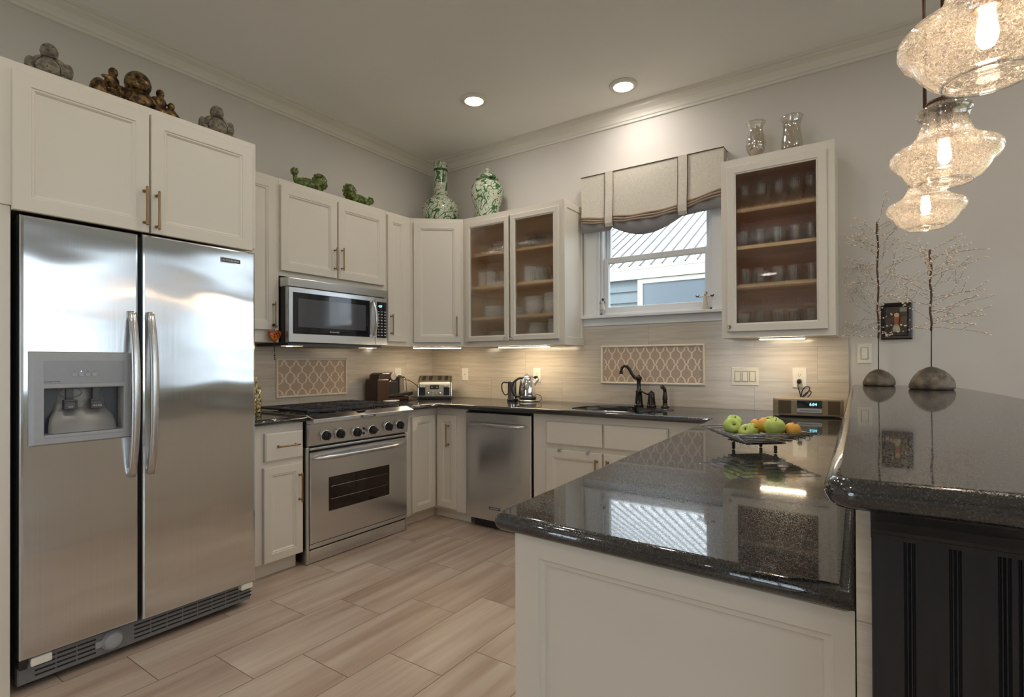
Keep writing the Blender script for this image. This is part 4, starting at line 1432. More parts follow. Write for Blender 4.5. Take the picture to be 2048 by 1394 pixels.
MB().obox(DWM, 1.170, 1.272, 0.155, 0.174, 0.0472, 0.049).build('badge', M_DGREY, ddo)
text('lettering', 'KITCHENAID', 0.0125, DWM, 1.221, 0.1645, 0.0492, ddo, M_LETTER)
# ------------------------------------------------------------------ under-cabinet strip lights
def strip(M, u0, u1, z, w0, w1, label):
    p = M((u0 + u1) / 2, z - 0.012, (w0 + w1) / 2)
    t = thing('under_cabinet_light', p, label, 'strip light', 'under-cabinet lights')
    MB().obox(M, u0 - 0.006, u1 + 0.006, z - 0.010, z - 0.0008, w0, w1).build('housing', M_WPLAST, t, bevel=0.001)
    MB().obox(M, u0, u1, z - 0.014, z - 0.0102, w0 + 0.004, w1 - 0.004).build('diffuser', M_LED, t)
    return t


strip(DM, 0.02, dl - 0.02, UB, -0.075, -0.045, 'lit warm strip light under the diagonal corner cabinet')
strip(B3, 0.985, 1.455, 1.372, -0.085, -0.055, 'lit warm strip light under the dish cabinet left of the window')
strip(B3, 2.955, 3.195, 1.387, -0.085, -0.055, 'lit warm strip light under the glassware cabinet right of the window')

# ------------------------------------------------------------------ window valance
vl = thing('window_valance', (2.19, -0.055, 2.25), 'cream linen valance with two vertical straps and brown piping over the window', 'valance')
VX0, VX1, VT = 1.666, 2.716, 2.664
def vbot(u):
    s = (u - VX0) / (VX1 - VX0)
    a, b = (1.895 - VX0) / (VX1 - VX0), (2.447 - VX0) / (VX1 - VX0)
    if s < a: return 2.345 - 0.030 * (s / a)
    if s > b: return 2.335 + 0.050 * ((s - b) / (1 - b))
    q = (s - a) / (b - a)
    return 2.325 - 0.018 * sin(pi * q)
mb = MB(); n = 60; mb.smooth = True
fr_, bk_ = [], []
rows = [0.0, 0.33, 0.66, 0.94, 1.0]
V = []
for i in range(n + 1):
    u = VX0 + (VX1 - VX0) * i / n
    zb = vbot(u)
    for q in rows:
        z = VT + (zb - VT) * q
        w = 0.102 + 0.004 * sin(9 * u + 4 * q) * q + (0.006 if q > 0.9 else 0)
        V.append(Vector((u, -w, z)))
k = len(rows)
mb.add(V, [(i * k + j, i * k + j + 1, (i + 1) * k + j + 1, (i + 1) * k + j) for i in range(n) for j in range(k - 1)])
mb.smooth = False
mb.box(VX0, VX1, -0.1015, -0.001, VT - 0.02, VT)
for x in (VX0, VX1 - 0.004): mb.box(x, x + 0.004, -0.1015, -0.001, 2.30 if x < 2 else 2.39, VT - 0.02)
mb.build('fabric', M_LINEN, vl)
pp = MB()
pp.tube([(VX0, -0.001, VT + 0.001), (VX0, -0.104, VT + 0.001), (VX1, -0.104, VT + 0.001), (VX1, -0.001, VT + 0.001)], 0.0034, 8)
pp.build('piping', M_CORD, vl)
# gathered lower edge: folds then a hanging swag
fo = MB(); fo.smooth = True
for r, (dz, w) in enumerate(((0.004, 0.108), (-0.014, 0.112), (-0.030, 0.110))):
    fo.tube([(VX0 + (VX1 - VX0) * i / 40, -w, vbot(VX0 + (VX1 - VX0) * i / 40) + dz + 0.003 * sin(i * 0.7 + r)) for i in range(41)], 0.0085, 8)
fo.build('folds', [plain('taupe_fold', srgb(160, 140, 122), 0.9)], vl)
sw = MB(); sw.smooth = True
def hang(u):
    s = (u - VX0) / (VX1 - VX0); a, b = 0.218, 0.744
    if s < a: return 0.055 + 0.020 * (1 - s / a)
    if s > b: return 0.050 + 0.030 * ((s - b) / (1 - b))
    q = (s - a) / (b - a)
    return 0.035 + 0.075 * sin(pi * q)
L = []
for i in range(61):
    u = VX0 + (VX1 - VX0) * i / 60; zb = vbot(u) + 0.012; hh = hang(u) + 0.042
    L.append([Vector((u, -0.104, zb)), Vector((u, -0.100 - 0.010 * sin(i * .9), zb - hh * 0.5)), Vector((u, -0.090, zb - hh)), Vector((u, -0.080, zb - hh)), Vector((u, -0.078, zb - hh * 0.5)), Vector((u, -0.078, zb))])
sw.loops(L, True, True)
sw.build('lining', M_LINING, vl)
for u in (1.900, 2.447):
    s_ = MB(); hw2 = 0.033; wq = [0.112, 0.111, 0.126, 0.124, 0.110]
    zz_ = [VT, VT - 0.15, vbot(u), vbot(u) - 0.045, vbot(u) - 0.068]
    s_.smooth = False
    L = [[Vector((u - hw2, -w, z)), Vector((u + hw2, -w, z)), Vector((u + hw2, -w + 0.006, z)), Vector((u - hw2, -w + 0.006, z))] for w, z in zip(wq, zz_)]
    s_.loops(L); s_.build('strap', M_LINEN, vl)
    e_ = MB()
    for sx in (-hw2, hw2): e_.tube([(u + sx, -w - 0.0005, z) for w, z in zip(wq, zz_)], 0.0022, 6)
    e_.build('strap_piping', M_CORD, vl)
rd_ = MB(); rd_.tube([(1.672, -0.07, 2.262), (1.73, -0.07, 2.262)], 0.006, 8); rd_.box(1.676, 1.70, -0.075, -0.0265, 2.268, 2.285)
rd_.build('rod_end', M_DGREY, vl)

# ------------------------------------------------------------------ porcelain on the cabinets
top = UT + 0.0005
mb = MB(); p = (0.330, -0.235, top)
mb.lathe([(0.112, 0.0), (0.118, 0.006), (0.150, 0.055), (0.166, 0.115), (0.163, 0.160), (0.138, 0.215), (0.100, 0.250), (0.069, 0.275), (0.061, 0.300), (0.058, 0.380), (0.059, 0.470), (0.063, 0.548), (0.064, 0.570), (0.058, 0.571), (0.052, 0.54), (0.051, 0.40), (0.03, 0.39)], p, 40)
vs = mb.build('bottle_vase', M_PORC)
tag(vs, 'tall green and white porcelain bottle vase with long neck in the corner', 'vase')
mb = MB(); mb.lathe([(0.0595, 0.492), (0.0625, 0.495), (0.0635, 0.510), (0.061, 0.514)], p, 40, cap0=False, cap1=False, wob=None)
mb.build('neck_band', plain('green_band', srgb(40, 82, 40), 0.15), vs)
jp = (0.815, -0.185, top)
gj = thing('ginger_jar', jp, 'green and white lidded porcelain ginger jar on the dish cabinet', 'jar')
MB().lathe([(0.098, 0), (0.100, 0.006), (0.095, 0.03), (0.106, 0.10), (0.132, 0.185), (0.140, 0.235), (0.132, 0.280), (0.105, 0.315), (0.078, 0.328), (0.076, 0.338)], jp, 40).build('body', M_PORC, gj)
MB().lathe([(0.0765, 0.3385), (0.094, 0.338), (0.097, 0.346), (0.092, 0.352), (0.080, 0.366), (0.058, 0.385), (0.028, 0.398), (0.014, 0.402), (0.012, 0.410), (0.020, 0.420), (0.022, 0.430), (0.014, 0.442), (0.001, 0.446)], jp, 36).build('lid', M_PORC, gj)

# ------------------------------------------------------------------ crackle hurricane glasses
def hurricane(x, y, foot, label):
    z0 = HZ1 + 0.0005
    t = thing('hurricane_glass', (x, y, z0), label, 'hurricane glass', 'hurricane glasses on the glassware cabinet')
    wob = lambda a, z: 1 + (0.06 * cos(9 * a) if z > 0.235 else 0)
    if foot:
        pr = [(0.036, 0), (0.036, 0.004), (0.012, 0.012), (0.010, 0.030), (0.024, 0.042), (0.050, 0.075), (0.059, 0.110), (0.055, 0.150), (0.044, 0.190), (0.040, 0.215), (0.046, 0.238), (0.058, 0.256)]
    else:
        pr = [(0.050, 0), (0.054, 0.003), (0.060, 0.045), (0.058, 0.085), (0.050, 0.140), (0.047, 0.170), (0.050, 0.200), (0.058, 0.225), (0.064, 0.240)]
    L = pr + [(r - 0.0025, z) for r, z in pr[::-1] if r > 0.02 and z > 0.02]
    MB().lathe(L, (x, y, z0), 36, wob=wob).build('bowl', M_HURR, t)
    if not foot:
        MB().lathe([(0.046, 0.006), (0.046, 0.030), (0.001, 0.031)], (x, y, z0), 24).build('candle', plain('copper_cup', (0.35, 0.16, 0.08), 0.3, 0.8), t)
    return t


hurricane(2.925, -0.17, True, 'footed crackle-glass hurricane with ruffled rim, left of the pair')
hurricane(3.126, -0.17, False, 'straight-based crackle-glass hurricane, right of the pair on the glassware cabinet')

# ------------------------------------------------------------------ figurines
def buddha(x, y, z, s, label, face, mat, big=False):
    """seated round figurine facing +x, leaning face angle; one continuous body"""
    t = thing('laughing_figurine', (x, y, z), label, 'figurine')
    P = lambda a, b, c: (x + a * s, y + b * s, z + c * s)
    m = MB()
    m.ell(P(0.0, 0, 0.26), 0.40 * s, 0.52 * s, 0.27 * s)             # lap and crossed legs
    m.ell(P(0.10, 0, 0.46), 0.36 * s, 0.42 * s, 0.36 * s)            # belly
    m.ell(P(-0.02, 0, 0.72), 0.26 * s, 0.40 * s, 0.24 * s)           # chest and shoulders
    m.ell(P(0.05, 0, 0.92), 0.13 * s, 0.14 * s, 0.10 * s)            # neck
    m.ell(P(0.06, 0.0, 1.06), 0.215 * s, 0.205 * s, 0.225 * s)       # head
    m.ell(P(0.13, 0, 0.97), 0.13 * s, 0.165 * s, 0.10 * s)          # jowls
    for sg in (-1, 1):
        m.ell(P(0.05, sg * 0.185, 1.04), 0.03 * s, 0.03 * s, 0.10 * s)      # long ears
        m.ell(P(0.00, sg * 0.42, 0.60), 0.13 * s, 0.13 * s, 0.24 * s)       # upper arms
        m.ell(P(0.22, sg * 0.40, 0.40), 0.22 * s, 0.10 * s, 0.09 * s)       # forearms
        m.ell(P(0.40, sg * 0.36, 0.34), 0.08 * s, 0.07 * s, 0.07 * s)       # hands
        m.ell(P(0.30, sg * 0.34, 0.16), 0.22 * s, 0.24 * s, 0.13 * s)       # knees
        m.ell(P(0.215, sg * 0.075, 1.075), 0.045 * s, 0.055 * s, 0.04 * s)  # cheeks
        m.ell(P(0.205, sg * 0.075, 1.165), 0.045 * s, 0.055 * s, 0.02 * s)  # brows
    m.ell(P(0.255, 0, 1.09), 0.035 * s, 0.035 * s, 0.035 * s)        # nose
    m.box(x - 0.36 * s, x + 0.44 * s, y - 0.48 * s, y + 0.48 * s, z + 0.0005, z + 0.10 * s)
    if big:
        for (b, c, r) in ((-0.66, 1.10, 0.125), (0.60, 0.98, 0.12), (0.92, 0.70, 0.105), (0.26, 0.62, 0.09)):
            m.ell(P(0.10, b, c), r * s, r * s, r * 1.15 * s)                 # children's heads
            m.ell(P(0.04, b * 1.02, c - 0.26), 0.17 * s, 0.19 * s, 0.20 * s)
            m.ell(P(0.0, b * 0.95, 0.34), 0.26 * s, 0.34 * s, 0.30 * s)
            m.ell(P(0.12, b * 1.05 - 0.14, c - 0.20), 0.06 * s, 0.14 * s, 0.06 * s)
        m.ell(P(0.0, -0.98, 0.42), 0.26 * s, 0.24 * s, 0.42 * s)
        m.ell(P(0.0, 1.02, 0.28), 0.24 * s, 0.24 * s, 0.28 * s)
        m.box(x - 0.25 * s, x + 0.3 * s, y - 1.15 * s, y + 1.15 * s, z + 0.0005, z + 0.12 * s)
        m.ell(P(0.10, -0.02, 1.02), 0.36 * s, 0.36 * s, 0.38 * s)        # the dominant laughing head
        m.ell(P(0.28, -0.02, 0.90), 0.20 * s, 0.26 * s, 0.16 * s); m.ell(P(0.43, -0.02, 1.04), 0.06 * s, 0.06 * s, 0.05 * s)
        for sg in (-1, 1): m.ell(P(0.36, -0.02 + sg * 0.14, 1.12), 0.07 * s, 0.09 * s, 0.035 * s); m.ell(P(0.37, -0.02 + sg * 0.13, 1.00), 0.07 * s, 0.09 * s, 0.06 * s)
    for i in range(len(m.v)):                                         # lean the head and belly towards the viewer's right
        v = m.v[i] - Vector((x, y, z))
        m.v[i] = Vector((x, y, z)) + Matrix.Rotation(face, 3, 'Z') @ v if not big else m.v[i]
    b = m.build('body', mat, t, remesh=0.0026)
    R = Matrix.Rotation(0 if big else face, 3, 'Z')
    Q = lambda a, bb, c: Vector((x, y, z)) + R @ Vector((a * s, bb * s, c * s))
    dk = MB()
    if big: Q = lambda a, bb, c: Vector((x + (a + 0.222) * s, y + (bb * 1.7 - 0.02) * s, z + ((c - 1.1) * 1.7 + 1.05) * s))
    for sg in (-1, 1):
        dk.tube([Q(0.243 - 0.02 * abs(k), sg * (0.075 + 0.035 * k), 1.128 + 0.012 * (1 - k * k)) for k in (-1, -0.5, 0, 0.5, 1)], 0.012 * s, 6)
    dk.tube([Q(0.258 - 0.05 * k * k, 0.085 * k, 1.005 + 0.035 * k * k) for k in (-1, -0.6, -0.2, 0.2, 0.6, 1)], 0.016 * s, 6)
    if not big:
        dk.tube([Q(0.05 + 0.20 * cos(q), 0.20 * sin(q), 0.885 - 0.05 * cos(q)) for q in [2 * pi * k / 24 for k in range(24)]], 0.013 * s, 6, True)   # collar
        for sg in (-1, 1):
            dk.tube([Q(0.245, sg * 0.10, 0.83), Q(0.33, sg * 0.22, 0.66), Q(0.36, sg * 0.29, 0.50), Q(0.40, sg * 0.28, 0.38)], 0.012 * s, 6)       # open robe edges
        dk.ell(Q(0.455, 0, 0.46), 0.018 * s, n=8, m=6)
    else:
        for sg in (-1, 1):
            dk.tube([Q(0.12, sg * 0.14, 0.83), Q(0.20, sg * 0.22, 0.72), Q(0.22, sg * 0.28, 0.62)], 0.014 * s, 6)
    dk.build('carved_lines', plain('carved_line', (0.03, 0.02, 0.014), 0.7), t)  # face and robe lines drawn dark, crevice shade put into their colour
    return t


ftop = 2.380
buddha(0.73, -3.070, ftop, 0.142, 'grey stone laughing seated figurine, leftmost on the refrigerator cabinet', -0.35, M_STONEFIG)
buddha(0.72, -2.750, ftop, 0.150, 'large gilt bronze laughing figurine with children climbing on it', -0.45, M_GILT, True)
buddha(0.73, -2.395, ftop, 0.150, 'small grey stone seated figurine, rightmost on the refrigerator cabinet', -0.35, M_STONEFIG)


def lion(x, y, s, label, flip):
    """glazed guardian lion lying along the cabinet; head towards +y (or -y when flipped)"""
    t = thing('lion_figurine', (x, y, top), label, 'figurine')
    sg = -1 if flip else 1
    P = lambda a, b, c: (x + a * s, y + sg * b * s, top + c * s * 1.06)
    m = MB()
    m.ell(P(0, -0.05, 0.40), 0.27 * s, 0.66 * s, 0.30 * s)
    m.ell(P(0, 0.30, 0.40), 0.27 * s, 0.34 * s, 0.28 * s)
    m.ell(P(0, -0.52, 0.34), 0.26 * s, 0.28 * s, 0.26 * s)
    m.ell(P(0.04, 0.62, 0.66), 0.36 * s, 0.36 * s, 0.44 * s)            # mane and head
    m.ell(P(0.26, 0.70, 0.48), 0.20 * s, 0.20 * s, 0.15 * s)            # muzzle
    m.ell(P(0.30, 0.66, 0.34), 0.13 * s, 0.15 * s, 0.07 * s)            # jaw
    for k in range(11):                                                  # curls of the mane
        a = 2 * pi * k / 11
        m.ell(P(-0.02, 0.62 + 0.35 * cos(a), 0.66 + 0.36 * sin(a)), 0.10 * s)
    for b in (0.45, -0.45):
        for a in (-0.2, 0.2):
            m.ell(P(a, b, 0.18), 0.09 * s, 0.12 * s, 0.19 * s)
            m.ell(P(a + 0.02, b + 0.10, 0.06), 0.10 * s, 0.15 * s, 0.065 * s)
    m.ell(P(0, -0.80, 0.52), 0.10 * s, 0.12 * s, 0.26 * s)              # tail
    tb = 0.80 if not flip else 0.52
    m.ell(P(0, -0.86, tb), 0.18 * s, 0.19 * s, 0.20 * s)
    for k in range(6):
        a = 2 * pi * k / 6
        m.ell(P(0.10, -0.86 + 0.13 * cos(a), tb + 0.13 * sin(a)), 0.07 * s)
    m.box(x - 0.28 * s, x + 0.30 * s, y - 0.62 * s, y + 0.62 * s, top + 0.0003, top + 0.05 * s)
    m.build('body', M_JADE, t, remesh=0.0036)
    for b in (0.50, 0.76):
        e = MB(); e.ell(P(0.385, b, 0.70), 0.035 * s, 0.075 * s, 0.055 * s, 12, 8)
        eo = e.build('eye', M_WHITE, t)
        e = MB(); e.ell(P(0.412, b, 0.70), 0.018 * s, 0.05 * s, 0.040 * s, 12, 8); e.build('pupil', M_BLACK, eo)
    return t


lion(0.215, -1.495, 0.138, 'green glazed guardian lion with raised curled tail, left of the two', False)
lion(0.215, -1.060, 0.138, 'green glazed guardian lion facing left, right of the two', True)

# ------------------------------------------------------------------ heart ornament hanging from the cabinet handle
hp = (0.366, -1.852, 1.25)
ho = thing('heart_ornament', hp, 'amber glass heart with beads hanging from a cabinet handle', 'ornament')
m = MB(); m.smooth = True
L = []
for k in range(1, 8):
    w = -0.012 + 0.024 * (k - 1) / 6
    sc = max(0.08, math.sqrt(max(0, 1 - (w / 0.0125) ** 2)))
    ring = []
    for i in range(36):
        a = 2 * pi * i / 36
        hx = 16 * sin(a) ** 3 / 16; hz = (13 * cos(a) - 5 * cos(2 * a) - 2 * cos(3 * a) - cos(4 * a)) / 16
        ring.append(Vector((hp[0] + w, hp[1] + hx * 0.046 * sc, 1.418 + hz * 0.050 * sc)))
    L.append(ring)
m.loops(L)
M_AMBER = mottled('amber_glass', srgb(120, 40, 10), srgb(226, 130, 40), 22, 0.08)
ht = m.build('heart', M_AMBER, ho)
m = MB()
for k in range(9): m.ell((hp[0] + 0.012, hp[1] + 0.010 + 0.020 * sin(k * 2.1), 1.42 + 0.012 * cos(k * 1.7)), 0.006, n=10, m=6)
m.build('red_rosettes', plain('red_rosette', srgb(140, 24, 30), 0.3), ht)
m = MB(); m.tube([(hp[0], hp[1], 1.445), (hp[0], hp[1] + 0.003, 1.475), (hp[0] - 0.002, hp[1] + 0.006, 1.505)], 0.0012, 6)
m.ell((hp[0], hp[1] - 0.006, 1.487), 0.009); m.ell((hp[0], hp[1] + 0.012, 1.478), 0.007)
m.build('hanger', M_BRONZE, ho)
m = MB(); m.tube([(hp[0], hp[1], 1.372), (hp[0], hp[1], 1.262)], 0.0008, 6)
for k in range(9): m.ell((hp[0], hp[1], 1.365 - 0.0125 * k), 0.0035 if k % 3 else 0.005, n=10, m=6)
m.build('bead_drop', M_BRONZE, ho)

# ------------------------------------------------------------------ dishes behind the reeded doors
def lathe_obj(name, prof, mat, loc):
    m = MB(); m.lathe(prof, loc, 28)
    return m.build(name, mat, origin=loc)


PLATE = [(0.001, 0.001), (0.060, 0.0), (0.066, 0.003), (0.105, 0.016), (0.107, 0.018), (0.104, 0.019), (0.064, 0.007), (0.001, 0.006)]
SMALLP = [(r * 0.72, z) for r, z in PLATE]
BOWL = [(0.001, 0.001), (0.035, 0.0), (0.038, 0.004), (0.062, 0.024), (0.076, 0.052), (0.0775, 0.056), (0.074, 0.054), (0.058, 0.028), (0.034, 0.009), (0.001, 0.007)]
RAMEK = [(0.001, 0.0), (0.036, 0.0), (0.039, 0.003), (0.041, 0.040), (0.0425, 0.045), (0.038, 0.044), (0.036, 0.006), (0.001, 0.005)]
protos = {}


def stack(kind, prof, x, y, z, count, pitch, label, group, cat, mat=None):
    for k in range(count):
        loc = Vector((x, y, z + 0.0006 + k * pitch))
        if (kind, mat) not in protos:
            o = lathe_obj(kind, prof, mat or M_WHITE, loc); protos[(kind, mat)] = o
        else:
            o = protos[(kind, mat)].copy(); COL.objects.link(o); o.location = loc
            for kk in ('label', 'category', 'group'):
                if kk in o: del o[kk]
        tag(o, label, cat, group)


S0, S1, S2, S3 = 1.3905, 1.619, 1.876, 2.142      # tops of the four levels
G = 'dishes in the glass-door cabinet'
stack('dinner_plate', PLATE, 0.905, -0.145, S0, 8, 0.0125, 'white dinner plate in the stack on the bottom shelf, left door', 'dinner plates on the bottom shelf', 'plate')
stack('serving_bowl', BOWL, 1.295, -0.150, S0, 6, 0.022, 'white bowl in the bottom shelf stack just right of the door gap', 'left bowl stack on the bottom shelf', 'bowl')
stack('serving_bowl', BOWL, 1.480, -0.155, S0, 7, 0.022, 'white bowl in the tallest bottom shelf stack at the right end', 'right bowl stack on the bottom shelf', 'bowl')
stack('dinner_plate', PLATE, 0.890, -0.150, S1, 7, 0.0125, 'white plate in the second shelf stack, left door', 'plates on the second shelf', 'plate')
stack('side_plate', SMALLP, 1.075, -0.130, S1, 7, 0.010, 'small white side plate in the second shelf stack beside the dinner plates', 'side plates on the second shelf', 'plate')
stack('serving_bowl', BOWL, 1.265, -0.150, S1, 6, 0.019, 'white bowl in the left second shelf stack behind the right door', 'left bowl stack on the second shelf', 'bowl')
stack('serving_bowl', BOWL, 1.445, -0.150, S1, 7, 0.019, 'white bowl in the right second shelf stack behind the right door', 'right bowl stack on the second shelf', 'bowl')
stack('ramekin', RAMEK, 0.745, -0.16, S2, 3, 0.0455, 'white ramekin in the leftmost third shelf stack', 'leftmost ramekin stack', 'ramekin')
stack('ramekin', RAMEK, 0.835, -0.16, S2, 3, 0.0455, 'white ramekin in the second third shelf stack from the left', 'second ramekin stack', 'ramekin')
stack('ramekin', RAMEK, 0.930, -0.15, S2, 1, 0.0455, 'single white ramekin on the third shelf, middle of the left door', None, 'ramekin')
stack('ramekin', RAMEK, 1.030, -0.16, S2, 1, 0.0455, 'single white ramekin on the third shelf near the door gap', None, 'ramekin')
tag(lathe_obj('canister', [(0.001, 0), (0.044, 0), (0.046, 0.003), (0.046, 0.135), (0.042, 0.136), (0.040, 0.01), (0.001, 0.008)], M_WHITE, (1.235, -0.17, S2 + 0.0006)), 'tall white canister on the third shelf, right door', 'canister')
tag(lathe_obj('mixing_bowl', [(r * 0.95, z * 1.9) for r, z in BOWL], film_glass('green_tint_glass', (0.80, 0.90, 0.80), 0.15, 0.15), (1.345, -0.14, S2 + 0.0006)), 'greenish glass bowl on the third shelf beside the canister', 'bowl')
tag(lathe_obj('mixing_bowl', [(r * 1.0, z * 2.0) for r, z in BOWL], plain('red_brown_glaze', srgb(120, 54, 40), 0.2), (1.500, -0.15, S2 + 0.0006)), 'red-brown bowl on the third shelf at the right end', 'bowl')
stack('ramekin', RAMEK, 0.765, -0.14, S3, 1, 0.05, 'white ramekin on the top shelf at the left end', None, 'ramekin')
stack('side_plate', SMALLP, 0.870, -0.16, S3, 2, 0.010, 'small white plate in the low top shelf stack, left door', 'low plate stack on the top shelf', 'plate')
stack('side_plate', SMALLP, 1.040, -0.16, S3, 6, 0.010, 'small white plate in the taller top shelf stack near the door gap', 'plates on the top shelf', 'plate')
tag(lathe_obj('serving_bowl', [(r * 1.3, z * 1.5) for r, z in BOWL], M_BLACK, (1.315, -0.155, S3 + 0.0006)), 'black bowl on the top shelf, right door', 'bowl')
tag(lathe_obj('mixing_bowl', [(r * 0.9, z * 1.3) for r, z in BOWL], film_glass('plain_glass_bowl', (0.9, 0.92, 0.9), 0.15, 0.1), (1.522, -0.16, S3 + 0.0006)), 'clear glass bowl on the top shelf at the right end', 'bowl')

TUMB = [(0.001, 0), (0.027, 0), (0.029, 0.004), (0.034, 0.100), (0.0345, 0.102), (0.0325, 0.1), (0.027, 0.010), (0.001, 0.008)]
GOB = [(0.030, 0), (0.031, 0.002), (0.006, 0.006), (0.004, 0.020), (0.004, 0.060), (0.020, 0.072), (0.033, 0.100), (0.034, 0.125), (0.030, 0.155), (0.0285, 0.155), (0.032, 0.125), (0.031, 0.102), (0.018, 0.076), (0.001, 0.073)]
hs_ = (1.4060, 1.7185, 1.9525, 2.1785)
words = ('bottom', 'second', 'third', 'top')
for lv, z in enumerate(hs_):
    prof = (GOB, TUMB, TUMB, GOB)[lv]; kind = ('goblet', 'tumbler', 'tumbler', 'goblet')[lv]
    n = 5
    for k in range(n):
        x = 2.865 + (3.235 - 2.865) * k / (n - 1) + random.uniform(-0.01, 0.01)
        for q, y in enumerate((-0.215, -0.095)):
            stack(kind, prof, x + 0.015 * q, y, z, 1, 0, 'clear glass %s on the %s shelf of the glassware cabinet, %s row' % (kind, words[lv], ('front', 'rear')[q]),
                  '%ss in the %s row of the %s shelf' % (kind, ('front', 'rear')[q], words[lv]), 'glass', M_GLASSWARE)

# ------------------------------------------------------------------ faucet set
fz = CT + 0.0005
fa = thing('faucet', (2.123, -0.105, fz), 'dark bronze goose-necked faucet with fluted base behind the sink', 'faucet')
fx, fy = 2.123, -0.105
m = MB(); fl = lambda a, z: 1 + 0.04 * cos(12 * a)
m.lathe([(0.033, 0), (0.033, 0.010), (0.029, 0.014), (0.028, 0.022), (0.022, 0.100), (0.0245, 0.104), (0.0245, 0.110), (0.018, 0.114), (0.0145, 0.140), (0.0145, 0.178), (0.018, 0.190), (0.022, 0.200), (0.022, 0.208), (0.014, 0.216), (0.009, 0.220), (0.007, 0.226), (0.001, 0.228)], (fx, fy, fz), 28, wob=lambda a, z: 1 + (0.035 * cos(12 * a) if 0.02 < z < 0.1 else 0))
m.build('body', M_BRONZE, fa)
m = MB(); d = Vector((-0.86, -0.50, 0))
sp_ = [(0.010, 0.200), (0.028, 0.203), (0.050, 0.232), (0.068, 0.268), (0.086, 0.287), (0.104, 0.290), (0.120, 0.277), (0.126, 0.256), (0.127, 0.245)]
m.tube([Vector((fx, fy, fz)) + d * a + Z * z for a, z in sp_], [0.012, 0.012, 0.0115, 0.011, 0.0105, 0.010, 0.010, 0.010, 0.010], 12)
e = Vector((fx, fy, fz)) + d * 0.127
m.lathe([(0.010, 0.246), (0.015, 0.244), (0.015, 0.234), (0.011, 0.232)], e, 16)
m.build('spout', M_BRONZE, fa)
fh = thing('tap_control', (2.220, -0.115, fz), 'dark bronze single-lever tap control between faucet and side sprayer', 'tap')
m = MB(); m.lathe([(0.034, 0), (0.034, 0.008), (0.029, 0.013), (0.029, 0.020), (0.023, 0.070), (0.024, 0.076), (0.021, 0.080), (0.024, 0.088), (0.021, 0.100), (0.010, 0.108), (0.006, 0.114), (0.001, 0.116)], (2.220, -0.115, fz), 26)
m.build('body', M_BRONZE, fh)
m = MB(); m.tube([(2.207, -0.128, fz + 0.086), (2.188, -0.145, fz + 0.094), (2.168, -0.160, fz + 0.108), (2.156, -0.168, fz + 0.112)], [0.006, 0.0055, 0.005, 0.0045], 10); m.ell((2.154, -0.170, fz + 0.112), 0.0055)
m.build('lever', M_BRONZE, fh)
fs = thing('side_sprayer', (2.318, -0.115, fz), 'dark bronze side sprayer at the right of the sink', 'sprayer')
m = MB(); m.lathe([(0.029, 0), (0.029, 0.004), (0.018, 0.012), (0.016, 0.022), (0.017, 0.03), (0.016, 0.032)], (2.318, -0.115, fz), 22); m.build('holder', M_BRONZE, fs)
m = MB(); m.lathe([(0.014, 0.0325), (0.017, 0.040), (0.014, 0.048), (0.017, 0.052), (0.018, 0.058), (0.015, 0.095), (0.013, 0.100), (0.014, 0.104), (0.012, 0.110)], (2.318, -0.115, fz), 18)
m.tube([(2.318, -0.115, fz + 0.109), (2.315, -0.117, fz + 0.128), (2.305, -0.122, fz + 0.142), (2.292, -0.130, fz + 0.140)], [0.012, 0.013, 0.013, 0.012], 12)
m.build('spray_head', M_BRONZE, fs)

# ------------------------------------------------------------------ outlets and switches
def plate(M, u, z, w_, h_, label, cat, name):
    t = thing(name, M(u, z, 0.0), label, cat)
    I = lambda d, w: (u - w_ / 2 + d, u + w_ / 2 - d, z - h_ / 2 + d, z + h_ / 2 - d, w)
    m = MB(); m.rings(M, [I(0, 0.0002), I(0, 0.003), I(0.003, 0.0055)])
    m.build('cover_plate', M_WPLAST, t)
    return t


def sock(M, u, z, t):
    m = MB(); m.obox(M, u - 0.0165, u + 0.0165, z - 0.0335, z + 0.0335, 0.0056, 0.0075)
    o = m.build('receptacle', M_WPLAST, t, bevel=0.001)
    m = MB()
    for zc in (z + 0.017, z - 0.017):
        m.obox(M, u - 0.007, u - 0.005, zc - 0.002, zc + 0.006, 0.0074, 0.0078); m.obox(M, u + 0.005, u + 0.007, zc - 0.002, zc + 0.006, 0.0074, 0.0078)
        m.obox(M, u - 0.002, u + 0.002, zc - 0.010, zc - 0.006, 0.0074, 0.0078)
    m.build('slots', M_BLACK, o)


def rocker(M, u, z, t, dim=False):
    m = MB(); I = lambda d, w: (u - 0.0165 + d, u + 0.0165 - d, z - 0.0335 + d, z + 0.0335 - d, w)
    m.rings(M, [I(0, 0.0056), I(0, 0.0075), I(0.0015, 0.0075), I(0.003, 0.0068)])
    m.add([M(u - 0.013, z - 0.030, 0.0069), M(u + 0.013, z - 0.030, 0.0069), M(u + 0.013, z + 0.030, 0.0069), M(u - 0.013, z + 0.030, 0.0069),
           M(u - 0.013, z - 0.030, 0.0125), M(u + 0.013, z - 0.030, 0.0125), M(u + 0.013, z + 0.030, 0.0080), M(u - 0.013, z + 0.030, 0.0080)],
          [(4, 5, 6, 7), (0, 1, 5, 4), (1, 2, 6, 5), (2, 3, 7, 6), (3, 0, 4, 7)])
    m.build('rocker', M_WPLAST, t)
    m = MB(); m.rings(M, [I(-0.0022, 0.0056), I(-0.0022, 0.0061), I(0.0002, 0.0061), I(0.0002, 0.0056)], closed=True)
    m.build('rocker_gap', M_SHADE, t)  # grey ring standing in for the shade around the rocker


